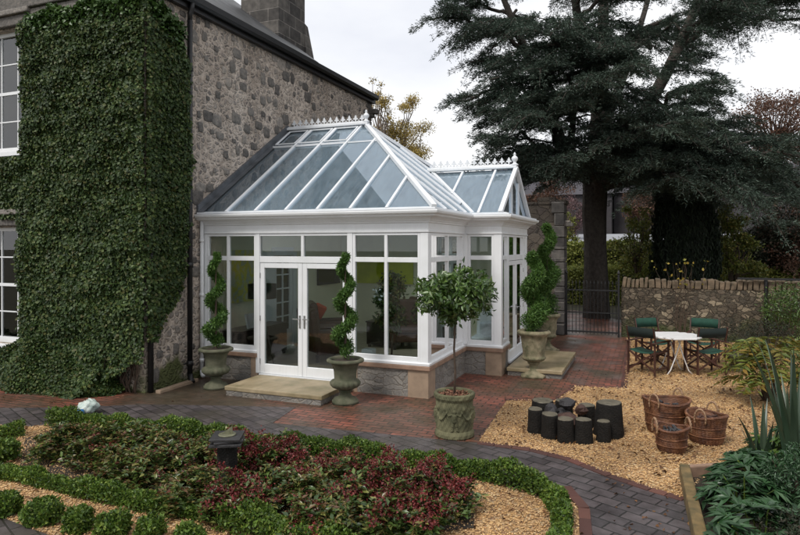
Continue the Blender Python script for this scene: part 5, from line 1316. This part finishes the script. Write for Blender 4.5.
def shrub(x, y, r, h, mats, label, buds=0, n=1500, lf=.085, seed=0):
    t = thing('flowering_shrub', label, 'shrub', (x, y, 0), 'evergreen shrubs with red buds filling the bed'); st = MB(); rr = random.Random(seed)
    C = []; tips = []
    for i in range(int(n/16)):
        d = unit(rng.normal(size=(1, 3)))[0]; d[2] = abs(d[2])*.9+.05; h_ = h; q = rr.uniform(.6, 1.08)*(1+.22*math.sin(d[0]*5+seed)+.15*math.sin(d[1]*7+seed*2))
        p = np.array([x, y, .05])+d*np.array([r, r, h])*q; tips.append((p, d))
        k = 16; a = rng.uniform(0, 6.28, k); dirs = np.c_[np.cos(a), np.sin(a), rng.uniform(.0, .9, k)]
        C.append((np.tile(p, (k, 1))+rng.normal(0, .018, (k, 3)), unit(np.c_[-np.cos(a)*.3, -np.sin(a)*.3, np.ones(k)]), unit(dirs)))
    P = np.concatenate([c_[0] for c_ in C]); N = np.concatenate([c_[1] for c_ in C]); D = np.concatenate([c_[2] for c_ in C])
    V, F = leaf_arrays(P, N, lf, lf*.46, jit=.35, along=.1, dirs=D, fold=.1, droop=.1)
    np_build('foliage', V, F, mats[0], t)
    if len(mats) > 1:
        k = rng.random(len(P)) < .22; V, F = leaf_arrays(P[k]+[0, 0, .02], N[k], lf*.85, lf*.34, jit=.4, along=.1, dirs=D[k], droop=.0); np_build('young_leaves', V, F, mats[1], t)
    if buds:
        Q = [p+np.array([0, 0, .03]) for p, d in tips if d[2] > .25 and rr.random() < buds]
        if Q:
            Q = np.array(Q); k = 34; c_ = np.repeat(Q, k, 0); o = rng.normal(size=(len(c_), 3))*[.026, .026, .03]; o[:, 2] = np.abs(o[:, 2])
            V, F = leaf_arrays(c_+o, unit(o+[0, 0, .01]), .022, .018, jit=.5, along=.5, fold=.3); np_build('flower_buds', V, F, BUDS, t)
    m = MB()
    for i in range(9):
        a = i*.7+rr.random(); m.tube([(x, y, 0), (x+r*.4*math.cos(a), y+r*.4*math.sin(a), h*.45), (x+r*.75*math.cos(a), y+r*.75*math.sin(a), h*.8)], [.012, .009, .005], 5)
    m.build('stems', TWIG, t); return t
SHXY = [(-6.28, 5.16), (-4.12, 5.34), (-5.61, 5.15), (-5.34, 5.53), (-4.85, 4.89), (-4.55, 5.32), (-4.04, 4.69), (-4.02, 5.41), (-3.58, 5.62), (-3.43, 4.61), (-3.09, 5.1), (-2.86, 5.48), (-2.54, 4.97), (-2.34, 5.41), (-1.85, 5.44), (-1.94, 4.91), (-2.56, 4.56)]
SH = [ # -, r, h, mats, buds, label
 (0, 0.30, 0.28, 1, .0, 'leafy mixed shrub with reddish tips at the left end of the bed'),
 (0, 0.22, 0.38, 1, .3, 'small leafy shrub hiding the foot of the sundial'),
 (0, 0.34, 0.30, 1, .05, 'broad shrub of green and bronze leaves near the left end of the bed'),
 (0, 0.32, 0.28, 1, .0, 'yellow-green shrub behind the bronze ones left of the sundial'),
 (0, 0.32, 0.28, 1, .05, 'bronze leaved shrub above the lower box hedge'),
 (0, 0.34, 0.30, 1, .1, 'green shrub with red tips in front of the sundial on the left'),
 (0, 0.30, 0.25, 1, .0, 'low green shrub above the loose bottom hedge'),
 (0, 0.36, 0.34, 0, .85, 'dense dark red budded shrub right in front of the sundial'),
 (0, 0.27, 0.30, 0, .6, 'red budded shrub to the right of the sundial by the long hedge'),
 (0, 0.28, 0.28, 0, .5, 'red budded shrub low in front, left of the photo centre'),
 (0, 0.32, 0.26, 1, .1, 'greener shrub with few buds between the two dark red ones'),
 (0, 0.27, 0.31, 1, .35, 'tall loose shrub with brownish new growth behind the red ones'),
 (0, 0.30, 0.25, 0, .2, 'dark glossy green shrub at the bottom centre'),
 (0, 0.34, 0.34, 0, .8, 'dark red budded shrub right of the photo centre'),
 (0, 0.32, 0.31, 0, .85, 'dark red budded shrub at the right end of the bed beside the gravel'),
 (0, 0.32, 0.28, 0, .7, 'red budded shrub cut by the bottom edge'),
 (0, 0.28, 0.21, 1, .1, 'low yellowish shrub at the bottom edge')]
def Gs(p, d=0.):
    pass
for i, (p, r_, h, mt, bd, lb) in enumerate(SH):
    x, y = SHXY[i]; shrub(x, y, r_, h, (SKIM, SKIMRED) if mt else (SKIM,), lb, bd, n=3400, lf=.060 if mt else .064, seed=i+1)
# scattered yellow leaves on the shrubs' side of the bed are part of the young growth above

# ================================================================= RIGHT HAND BED
t = thing('timber_edging', 'mossy buff timber edging board along the right-hand bed', 'bed edging', (.34, 6, 0))
m = MB().beam((.33, 7.15, .07), (.40, 4.4, .07), .10, .18); m.build('board', plain('mossy_timber', (.20, .13, .05), .85, col2=(.06, .05, .02), scale=7, bump=.6), t, bevel=.015)
MB().beam((.34, 7.14, .065), (1.3, 7.75, .065), .07, .15).build('board', SANDRED, t, bevel=.015)
def palmate(pts, nrm, size, nl=7, w=.26, spread=2.3, droop=.25):
    """hand shaped leaves: nl leaflets from one point"""
    P = []; N = []; D = []
    for p, n_ in zip(pts, nrm):
        n_ = Vector(n_).normalized(); a0 = random.uniform(0, 6.28); tx = n_.orthogonal().normalized(); ty = n_.cross(tx); fwd = tx*math.cos(a0)+ty*math.sin(a0); sd2 = n_.cross(fwd)
        for i in range(nl):
            a = (i/(nl-1)-.5)*spread; d = fwd*math.cos(a)+sd2*math.sin(a)-n_*droop; P.append(p); N.append(n_); D.append(d)
    P, N, D = map(lambda q: np.array([tuple(v) for v in q]), (P, N, D))
    return leaf_arrays(P, N, size, size*w, jit=.08, along=0, dirs=D, fold=.06, sizevar=.2)
def hellebore(x, y, r, h, n, label, size=.16, mat=HELL, seed=0):
    t = thing('hellebore', label, 'plant', (x, y, 0), 'broad leaved plants in the right-hand bed'); pts = []; nr_ = []; m = MB()
    for i in range(n):
        a = rng.uniform(0, 6.28); q = math.sqrt(rng.random()); zz_ = h*(1-.55*q*q)*rng.uniform(.55, 1.05); p = (x+r*q*math.cos(a), y+r*q*math.sin(a), zz_); pts.append(p); nr_.append((math.cos(a)*.5*q, math.sin(a)*.5*q, 1))
        if i % 2 == 0: m.tube([(x+r*.3*q*math.cos(a), y+r*.3*q*math.sin(a), 0), (x+r*.7*q*math.cos(a), y+r*.7*q*math.sin(a), zz_*.8), p], .006, 5)
    V, F = palmate(pts, nr_, size); np_build('leaves', V, F, mat, t); m.build('stems', BOX, t)
random.seed(21)
hellebore(.98, 6.95, .42, .42, 60, 'hellebore with wide fingered leaves at the front corner of the right-hand bed', .19)
hellebore(.78, 6.3, .36, .40, 55, 'dark hellebore against the timber edging')
hellebore(.80, 5.55, .38, .42, 60, 'hellebore at the bottom right by the edging board')
hellebore(1.5, 6.0, .45, .50, 70, 'hellebore deeper in the right-hand bed at the photo edge')
hellebore(1.35, 7.6, .40, .48, 50, 'bright green broad leaved plant below the sword-leaved plant', .2, BAY)
hellebore(2.0, 8.9, .5, .45, 60, 'low broad leaved plant behind the sword-leaved plant', .17)
def fine_shrub(name, label, cat, x, y, r, h, n, lf, mat, zc=None, w=.3, group=None, lump=.25, seed=1, core=True, inner=.3):
    t = thing(name, label, cat, (x, y, 0), group); zc = h*.5 if zc is None else zc
    P, N = blob_points(n, (x, y, zc), (r, r, h*.5), lump, 3., seed, inner, zmin=.01); V, F = leaf_arrays(P, N, lf, lf*w, jit=.7, along=.6, fold=.12); np_build('foliage', V, F, mat, t)
    m = MB()
    for i in range(8):
        a = i*.8; m.tube([(x, y, 0), (x+r*.35*math.cos(a), y+r*.35*math.sin(a), h*.5), (x+r*.6*math.cos(a), y+r*.6*math.sin(a), h*.8)], [.02+.006*h, .014, .006], 5)
    m.build('stems', TWIG, t); return t
fine_shrub('low_shrub', 'fine leaved grey-green shrub in the right-hand bed above the hellebores', 'shrub', 1.25, 6.55, .38, .62, 4200, .045, HELL)
fine_shrub('low_shrub', 'dark fine leaved shrub filling the bottom right corner', 'shrub', 1.25, 5.2, .45, .55, 4200, .05, DKSHRUB, seed=4)
# sword leaved plant
def swords(x, y, label, n, hmin, hmax, seed, lean=.35, w=.055):
    t = thing('sword_leaved_plant', label, 'plant', (x, y, 0), 'sword leaved plants'); r = random.Random(seed); V = []; F = []
    for i in range(n):
        a = r.uniform(0, 6.28); l = r.uniform(hmin, hmax); ln = r.uniform(.05, lean); d = Vector((math.cos(a), math.sin(a), 0)); sd2 = Vector((-math.sin(a+.5*r.uniform(-1, 1)), math.cos(a), 0)).normalized(); k = len(V); m = 7
        for j in range(m+1):
            u = j/m; p = Vector((x, y, 0))+d*(.06+ln*l*(u**1.8))+Vector((0, 0, l*(u-.12*ln*u*u*2))); ww = w*(1-u**2.2)*(.55+.45*min(1, u*4))*.5+.001; up = d*(ww*.35)
            V += [tuple(p-sd2*ww+up), tuple(p), tuple(p+sd2*ww+up)]
            if j: q = k+3*j; F += [(q-3, q-2, q+1, q), (q-2, q-1, q+2, q+1)]
    np_build('leaves', V, F, PHOR, t, smooth=False)
swords(1.36, 7.35, 'tall grey-green sword-leaved plant rising at the right edge of the photo', 26, 1.0, 1.7, 3, w=.075, lean=.42)
swords(1.10, 7.55, 'shorter sword-leaved clump left of the tall one', 16, .5, .85, 5, .5, .065)
# sumac with drooping orange green leaves
def sumac():
    x, y = 1.7, 11.12; t = thing('sumac', 'small sumac with drooping orange and green leaves beside the gravel', 'shrub', (x, y, 0)); m = MB(); P = []; N = []; D = []; r = random.Random(6)
    for i in range(60):
        a = r.uniform(0, 6.28); l = r.uniform(.08, .42); z = r.uniform(.35, 1.1)*(1-.3*l); tip = Vector((x+l*math.cos(a), y+l*math.sin(a), z)); m.tube([(x+.06*math.cos(a), y+.06*math.sin(a), .0), (x+l*.5*math.cos(a), y+l*.5*math.sin(a), z*.6), tip], [.007, .005, .003], 4)
        ln = r.uniform(.28, .42); b = a+r.uniform(-.5, .5); d = Vector((math.cos(b), math.sin(b), .25)); s2 = Vector((-math.sin(b), math.cos(b), 0))
        for j in range(11):
            u = j/10; p = tip+d*(ln*u)+Vector((0, 0, -.30*ln*u*u*2.2)); 
            for sg in (-1, 1): P.append(p); N.append((d.x*.3, d.y*.3, 1)); D.append(s2*sg+d*.5+Vector((0, 0, -.75)))
    P, N, D = map(lambda q: np.array([tuple(v) for v in q]), (P, N, D)); V, F = leaf_arrays(P, unit(N), .15, .042, jit=.2, along=0, dirs=unit(D), fold=.05); np_build('leaves', V, F, SUMAC, t); m.build('stems', TWIG, t)
sumac()
# stone trough and plants near the wall on the right
def trough():
    x, y = 1.56, 13.33+.25; t = thing('stone_pot', 'low wide mossy stone pot by the wall right of the green chairs', 'pot', (x, y, 0)); m = MB(); m.sm = True
    m.lathe([(.17, 0), (.18, .05), (.13, .09), (.12, .14), (.2, .2), (.27, .3), (.28, .34), (.25, .35), (.23, .3)], 40, (x, y, .02), cap=False); m.build('bowl', URN, t)
    MB().lathe([(.24, .3), (.01, .33)], 20, (x, y, .02)).build('soil', SOIL, t)
    fine_shrub('potted_shrub', 'dull twiggy plant growing from the low stone pot', 'potted plant', x, y, .38, .7, 1400, .04, DKSHRUB, zc=.72, seed=9)
trough()
fine_shrub('wall_shrub', 'green leafy climber on the low wall at the right edge', 'shrub', 3.0, 17.1, .6, 1.2, 2600, .07, BAY, zc=.95, seed=3)
fine_shrub('wall_shrub', 'dark shrub at the foot of the wall right of the table', 'shrub', 2.35, 14.9, .55, .9, 2600, .055, DKSHRUB, zc=.45, seed=5)
fine_shrub('wall_shrub', 'mossy green bush between the sumac and the wall', 'shrub', 2.75, 13.1, .55, .8, 2600, .055, HEDGE, zc=.45, seed=6)
fine_shrub('wall_shrub', 'low dark bush behind the sumac at the photo edge', 'shrub', 2.6, 11.3, .5, .7, 2200, .055, DKSHRUB, zc=.38, seed=7)
# climbing rose with a few yellow leaves on the wall
def rose():
    x, y = .72, 17.42; t = thing('climbing_rose', 'thin climbing rose with a few yellow leaves on top of the low garden wall', 'climber', (x, y, 0)); m = MB(); r = random.Random(3); tips = []
    for i in range(12):
        p = Vector((x+r.uniform(-.1, .1), y-.04, 0)); pts = [p.copy()]; dx = r.uniform(-.05, .05)
        for j in range(10): p = p+Vector((dx+r.uniform(-.06, .06), r.uniform(-.02, .01), .2)); pts.append(p.copy()); tips.append(p.copy())
        m.tube(pts, [.012-.001*j for j in range(11)], 5)
    m.build('stem', TWIG, t); P = np.array([tuple(q+Vector((r.uniform(-.1, .1), r.uniform(-.1, .05), r.uniform(-.05, .08)))) for q in tips for _ in range(2) if q.z > 1.35 and r.random() < .5])
    V, F = leaf_arrays(P, np.tile([0, -1., .4], (len(P), 1)), .075, .055, jit=.8, along=.2); np_build('leaves', V, F, YELLEAF, t)
rose()

# ================================================================= TREES BEYOND THE WALL
def hedge_box(name, label, x0, x1, y0, y1, z0_, z1_, n, lf, mat, seed=1, cat='hedge', group=None):
    t = thing(name, label, cat, ((x0+x1)/2, (y0+y1)/2, z0_), group); f = rng.random(n)
    P = np.c_[rng.uniform(x0, x1, n), np.full(n, y0), rng.uniform(z0_, z1_, n)]; N = np.tile([0, -1., .3], (n, 1))
    tp = f > .6; k = tp.sum(); P[tp, 1] = rng.uniform(y0, y1, k); P[tp, 2] = z1_; N[tp] = [0, 0, 1]
    P += rng.normal(0, .07, P.shape); P[:, 2] += wob(P*[1, 1, 0], 1.2, seed)*.12; P[:, 1] += wob(P*[1, 0, 1], 2., seed+1)*.12
    V, F = leaf_arrays(P, unit(N), lf, lf*.6, jit=.6, along=.5); np_build('foliage', V, F, mat, t)
    MB().box(x0+.1, x1-.1, y0+.15, y1-.1, z0_-.5, z1_-.25).build('woody_core', DKSHRUB, t)
hedge_box('clipped_hedge', 'dark green clipped hedge running behind the gate and cedar trunk', -6, 8, 30.5, 31.6, .0, 2.45, 26000, .13, HEDGEBR, 1, group='hedges beyond the garden wall')
hedge_box('clipped_hedge', 'yellow-green hedge in front of the taller dark one beyond the wall', -5, 6, 26.5, 27.6, .0, 1.45, 20000, .11, HEDGEBR, 2, group='hedges beyond the garden wall')

def tree_limbs(mb, p0, p1, r0, r1, sag=0., seed=0, n=8, wobble=.12, rise=0.):
    r = random.Random(seed); p0, p1 = Vector(p0), Vector(p1); l = (p1-p0).length; pts = []; rad = []
    for i in range(n+1):
        u = i/n; p = p0.lerp(p1, u)+Vector((r.uniform(-1, 1), r.uniform(-1, 1), r.uniform(-1, 1)))*wobble*l*.12*math.sin(math.pi*u)
        p.z += rise*l*math.sin(math.pi*u)-sag*l*u*u; pts.append(p); rad.append(r0+(r1-r0)*u**.8)
    mb.tube(pts, rad, 8 if r0 > .06 else 5); return pts
def PT(px, py, v): 
    u = (px-400)/620*v; c_, s2 = math.cos(R(22)), math.sin(R(22)); return Vector((u*c_-v*s2, u*s2+v*c_, 2.45+(245-py)/620*v))
CED = {'main': [(-1.7, 21.8, -0.1), (-1.7, 21.8, 0.6), (-1.72, 21.8, 2.4), (-1.76, 21.72, 3.46), (-1.73, 21.74, 4.63), (-1.63, 21.77, 5.97), (-1.57, 21.8, 7.48), (-1.52, 21.93, 9.02), (-1.46, 22.06, 10.75), (-1.4, 22.08, 12.78), (-1.27, 22.14, 15.15)], 'left': [(-1.79, 21.71, 4.46), (-2.22, 21.21, 5.1), (-2.71, 20.48, 5.84), (-3.09, 19.89, 7.03), (-3.64, 19.45, 8.55), (-4.37, 19.16, 10.43)], 'right': [(-1.63, 21.77, 4.3), (-1.09, 21.78, 5.11), (-0.32, 21.87, 6.56), (0.53, 22.0, 8.15), (1.33, 22.11, 10.03), (1.93, 22.35, 12.61)], 'l3': [(-1.63, 21.77, 5.97), (-1.27, 23.22, 7.42), (-0.71, 24.73, 9.37), (-0.09, 26.06, 12.01), (0.36, 27.11, 14.75)], 'l4': [(-1.57, 21.8, 6.98), (-1.74, 20.01, 7.87), (-1.9, 18.65, 8.69), (-2.07, 17.71, 10.08), (-2.17, 17.46, 11.64)], 'tips': [(-6.27, 17.96, 9.35), (-6.0, 19.15, 10.19), (-5.94, 21.33, 12.21), (-6.3, 19.03, 12.29), (-5.3, 17.7, 6.99), (-5.26, 18.9, 8.27), (-5.22, 19.46, 6.74), (-4.2, 17.18, 7.25), (-4.01, 17.58, 5.46), (-4.54, 17.58, 8.98), (-3.42, 19.11, 4.5), (-4.0, 20.49, 5.59), (-5.0, 22.78, 10.05), (-3.08, 15.8, 6.15), (-2.58, 17.08, 4.75), (-2.64, 16.19, 7.22), (-2.1, 15.87, 8.07), (-2.84, 21.5, 12.78), (-1.0, 23.32, 14.69), (1.24, 23.15, 13.8), (-3.51, 17.99, 11.01), (-1.69, 16.58, 8.26), (-0.92, 16.02, 6.74), (-0.24, 16.62, 7.33), (1.26, 18.84, 8.62), (0.23, 17.89, 9.5), (-1.21, 16.77, 9.55), (-0.3, 20.37, 11.8), (2.26, 21.4, 11.49), (3.75, 24.17, 13.12), (3.11, 21.75, 9.59), (4.92, 25.72, 11.32), (5.07, 23.62, 9.87), (1.3, 17.78, 6.58), (0.44, 16.57, 5.76), (1.7, 19.67, 5.43), (2.63, 19.18, 4.62), (3.76, 20.93, 4.19), (6.11, 25.12, 4.31), (3.58, 18.16, 4.83), (2.9, 18.0, 3.58), (2.3, 20.56, 3.92), (0.95, 17.64, 4.51), (1.09, 20.39, 8.12), (2.08, 22.41, 6.8), (-2.04, 28.3, 10.51), (2.0, 29.93, 10.94), (-4.26, 27.4, 9.42), (-0.42, 28.95, 7.02), (-3.13, 26.78, 12.72), (1.85, 27.71, 13.54), (2.29, 24.65, 4.58), (3.27, 25.05, 6.18), (1.06, 26.31, 4.58), (-0.55, 19.19, 8.98), (2.28, 19.25, 9.44), (-2.57, 19.45, 10.88), (-4.95, 21.73, 11.85)]}
def cedar():
    t = thing('cedar_tree', 'huge dark cedar with layered drooping branches beyond the iron gate', 'tree', (-1.7, 21.8, 0))
    tk = MB(); tk.sm = True; base = Vector((-1.7, 21.8, 0))
    def lead(pts, rad): 
        tk.tube(pts, rad, 18); return [Vector(p) for p in pts]
    P1 = CED['main']; P2 = CED['left']; P3 = CED['right']
    k0 = len(tk.v)
    L1 = lead(P1, [.44, .38, .36, .36, .40, .28, .27, .22, .16, .11, .06]); L2 = lead(P2, [.22, .22, .2, .17, .13, .08]); L3 = lead(P3, [.26, .25, .22, .18, .14, .08])
    for nm in ('l3', 'l4'): L_ = lead(CED[nm], [.2, .17, .13, .09, .05])
    # knots and root flare
    tk.v = [tuple(Vector(v)+(Vector((v[0]+1.7, v[1]-21.8, 0)).normalized()*(.05*math.sin(9*math.atan2(v[1]-21.8, v[0]+1.7)+v[2])) if v[2] < 5 else Vector((0, 0, 0)))) for v in tk.v]
    tk.build('trunk', BARK, t)
    leaders = [L1, L2, L3, [Vector(p) for p in CED['l3']], [Vector(p) for p in CED['l4']]]
    dense = []
    for L_ in leaders:
        for a, b in zip(L_[:-1], L_[1:]):
            for i in range(5): dense.append(a.lerp(b, i/5))
    lb = MB(); lb.sm = True; tw = MB(); TP = []; TN = []; TD = []; seed = 0
    r = random.Random(31)
    def spray(p, d, l, seed):
        """a flat drooping branchlet carrying rows of needle tufts"""
        d = d.normalized(); s2 = Vector((-d.y, d.x, 0)).normalized(); n = max(5, int(l/.075)); pts = []
        for i in range(n+1):
            u = i/n; q = p+d*(l*u)+Vector((0, 0, -.42*l*u*u+.05*math.sin(seed+u*5))); pts.append(q)
            for sg in (-1, 1):
                w = l*.30*(1-u*.75)+.06
                k = max(1, int(w/.085))
                for j in range(k):
                    f_ = (j+r.random())/k; tp = q+s2*(sg*w*f_)+d*(.35*w*f_)+Vector((r.uniform(-.03, .03), r.uniform(-.03, .03), -.22*w*f_+r.uniform(-.035, .045)))
                    TP.append(tp); TN.append((r.uniform(-.3, .3), r.uniform(-.3, .3), 1)); TD.append((s2*sg*.7+d*.8+Vector((0, 0, r.uniform(-.15, .45)))).normalized())
        tw.tube([pts[0], pts[n//2], pts[-1]], [.012, .009, .004], 3, cap=False)
    def plate(pts, l, frac0, gap):
        tot = sum((b-a).length for a, b in zip(pts[:-1], pts[1:])); acc = 0; side = 1; nxt = tot*frac0
        for a, b in zip(pts[:-1], pts[1:]):
            sl = (b-a).length; d = (b-a).normalized()
            while nxt < acc+sl:
                u = nxt/tot; p = a.lerp(b, (nxt-acc)/sl); s2 = Vector((-d.y, d.x, 0)).normalized()*side; dd = d*.75+s2*r.uniform(.5, 1.1); dd.z = r.uniform(-.30, .34)
                ll = l*(1.05-.72*u)*r.uniform(.65, 1.15)
                if ll > .9:
                    q = tree_limbs(tw, p, p+dd.normalized()*ll, .035, .012, .10, r.randint(0, 9999), 4, .15, .02)
                    for aa, bb in zip(q[:-1], q[1:]):
                        for sg in (-1, 1):
                            dx = (bb-aa).normalized(); sx = Vector((-dx.y, dx.x, 0))*sg; spray(aa.lerp(bb, r.random()), dx*.8+sx*r.uniform(.3, .9)+Vector((0, 0, r.uniform(-.1, .2))), r.uniform(.35, .62), r.random()*6)
                    spray(q[-1], q[-1]-q[-2], r.uniform(.4, .7), 1.)
                else: spray(p, dd, max(ll, .4), r.random()*6)
                side = -side; nxt += gap*r.uniform(.7, 1.3)
            acc += sl
        spray(pts[-1], pts[-1]-pts[-2], .6, 2.)
    for tip in CED['tips']:
        tip = Vector(tip); best = min(dense, key=lambda q: abs((q.z)-(tip.z-.22*math.hypot(tip.x-q.x, tip.y-q.y)))+.28*math.hypot(tip.x-q.x, tip.y-q.y)+(4 if q.z < 4.2 else 0))
        l = (tip-best).length; q = tree_limbs(lb, best, tip, min(.15, .03+l*.018), .025, r.uniform(.0, .10), seed, 10, .8, .12); seed += 1
        plate(q, min(2.6, .8+l*.33), .22, .30)
    lb.build('limbs', BARK, t); tw.build('branchlets', BARK, t)
    P = np.array([tuple(p) for p in TP]); N = unit(np.array(TN)); D = np.array([tuple(d) for d in TD])
    rep = 6; kp = rng.random(len(P)) < .95; P, N, D = P[kp], N[kp], D[kp]; P = np.repeat(P, rep, 0)+rng.normal(0, .032, (len(P)*rep, 3)); N = np.repeat(N, rep, 0); D = np.repeat(D, rep, 0)
    print('cedar tufts', len(P))
    V, F = leaf_arrays(P, N, .092, .019, jit=.5, along=0, dirs=D, fold=.1); np_build('needles', V, F, CEDAR, t)
cedar()
def cypress(x, y, r0, h, label, n=26000):
    t = thing('cypress_tree', label, 'tree', (x, y, 0), 'dark columnar conifers'); z = rng.random(n)**.9*h; a = rng.uniform(0, 6.28, n); u = z/h
    rad = r0*(.80+.35*np.sin(np.pi*np.clip(u*1.0, 0, 1))**.7)*(1-u**2.2)**.7; P = np.c_[x+rad*np.cos(a), y+rad*np.sin(a), z]; fl = wob(np.c_[np.cos(a)*2, np.sin(a)*2, z*.4], 2.2, 4); P[:, 0] += np.cos(a)*fl*.22; P[:, 1] += np.sin(a)*fl*.22
    P += rng.normal(0, .05, P.shape); N = np.c_[np.cos(a), np.sin(a), np.full(n, .2)]; D = np.c_[np.cos(a)*.35, np.sin(a)*.35, np.full(n, .9)]
    V, F = leaf_arrays(P, unit(N), .16, .035, jit=.4, along=0, dirs=D); np_build('crown', V, F, CYP, t)
    m = MB(); m.sm = True; m.lathe([(r0*.65, .1), (r0*.8, h*.3), (r0*.7, h*.7), (.05, h*.93)], 12, (x, y, 0)); m.build('inner_branches', DKSHRUB, t)
    MB().tube([(x, y, 0), (x, y, h*.5)], .14, 8).build('trunk', BARK, t)
cypress(1.09, 22.55, .86, 6.4, 'dense near-black column shaped conifer behind the low garden wall')
def bush_tree(name, label, x, y, z0_, r, h, n, lf, mat, bark=TWIG, seed=1, trunk=.08, cat='tree', group=None, nb=26, open_=.5, zb=0., fork=.3):
    """small tree or tall shrub: limbs with leaf clusters on them"""
    t = thing(name, label, cat, (x, y, zb), group); m = MB(); m.sm = True; rr = random.Random(seed); C = []
    if trunk: m.tube([(x, y, zb-.2), (x+.05, y, zb+z0_*.6+.1), (x, y, zb+z0_+h*fork)], [trunk, trunk*.8, trunk*.55], 8)
    for i in range(nb):
        d = unit(rng.normal(size=(1, 3)))[0]; c_ = np.array([x, y, zb+z0_+h/2])+d*np.array([r, r, h/2])*rr.uniform(.35, .95); b = Vector((x, y, zb+z0_+h*fork*rr.uniform(.2, 1)))
        tree_limbs(m, b, Vector(c_), trunk*.45+.012, .01, .0, rr.randint(0, 999), 5, .5, .08); s = r*rr.uniform(.22, .42)
        for _ in range(4): e = Vector(c_)+Vector((rr.uniform(-1, 1), rr.uniform(-1, 1), rr.uniform(-.4, 1)))*s; m.tube([Vector(c_), e], [.012, .004], 4)
        C.append(blob_points(int(n/nb), c_, (s, s, s*.8), .3, 3., i, open_*.2))
    P = np.concatenate([q[0] for q in C]); N = np.concatenate([q[1] for q in C]); V, F = leaf_arrays(P, N, lf, lf*.6, jit=.9, along=.4); np_build('crown', V, F, mat, t); m.build('trunk', bark, t); return t
BT = 'trees and tall shrubs beyond the garden wall'
bush_tree('autumn_birch', 'yellow-brown birch in autumn leaf behind the conservatory roof', -11.24, 27.82, 4.6, 1.5, 5.4, 13000, .075, AUTUMN, PALEBARK, 2, .14, nb=44)
bush_tree('bare_birch', 'nearly bare thin birch at the corner of the house', -11.6, 26.59, 4.4, .8, 6.8, 1300, .09, AUTUMN, PALEBARK, 5, .10, nb=34)
bush_tree('autumn_shrub', 'yellow-green autumn shrub between the cedar trunk and the black conifer', -0.52, 25.67, .9, .85, 3.2, 3200, .10, GYEL, TWIG, 6, .05, group=BT)
bush_tree('tall_shrub', 'yellow-green tall shrub right of the black conifer', 2.72, 24.29, .3, .85, 3.9, 7000, .10, GYEL, TWIG, 7, .06, group=BT)
bush_tree('tall_shrub', 'dark green bush behind the low wall at the photo edge', 4.11, 27.55, .3, 1.7, 3.6, 9000, .12, DKSHRUB, TWIG, 8, .06, group=BT)
bush_tree('tall_shrub', 'rust-leaved thin shrub under the cedar branches at the right edge', 4.87, 26.77, .8, 1.3, 3.5, 2400, .10, RUST, TWIG, 9, .06, group=BT, nb=34)
bush_tree('tall_shrub', 'dark shrub closing the view between black conifer and hedge', 2.32, 30.06, .2, 1.9, 3.8, 9000, .13, DKSHRUB, TWIG, 10, .06, group=BT)
bush_tree('tall_shrub', 'dark evergreen bush beyond the frame edge behind the wall', 6.62, 28.56, .2, 2.0, 4.4, 9000, .13, DKSHRUB, TWIG, 11, .06, group=BT)
bush_tree('orange_tree', 'leafy tree in orange autumn colour far away behind the cedar on the right', 7.08, 43.84, 6.8, 2.6, 6.2, 9500, .13, RUST, TWIG, 12, .18, nb=48)
bush_tree('purple_shrub', 'purplish bare-twigged shrub in front of the far houses left of the cedar', -5.4, 47.43, .6, 1.7, 3.6, 2600, .13, leafmat('mauve_twigs', [(.10, .06, .065), (.14, .085, .09)], .8, 0), TWIG, 13, .08, zb=2.4, nb=30)
bush_tree('far_shrub', 'yellowish shrub by the far road left of the cedar trunk', -5.05, 41.1, .2, .8, 2.6, 1500, .13, GYEL, TWIG, 14, .06, zb=1.8)
for i_, (px_, py_, v_, s_, lb_) in enumerate(((-8.2, 52.77, 0, 1., 'dull purple tree before the far houses, left of the cedar trunk'), (-0.04, 58.22, 0, 1., 'brownish far tree between the autumn shrub and the black conifer'))):
    bush_tree('far_tree', lb_, px_, py_, 1.0, 2.2, 4.6, 4500, .17, RUST, TWIG, 20+i_, .1, zb=3., nb=30, group='far trees before the terraced houses')
bush_tree('wall_side_shrub', 'dark ivy-clad shrub against the tall wall behind the farther urn', -3.6, 16.7, .2, .6, 2.4, 3000, .07, DKSHRUB, TWIG, 15, .05, cat='shrub')
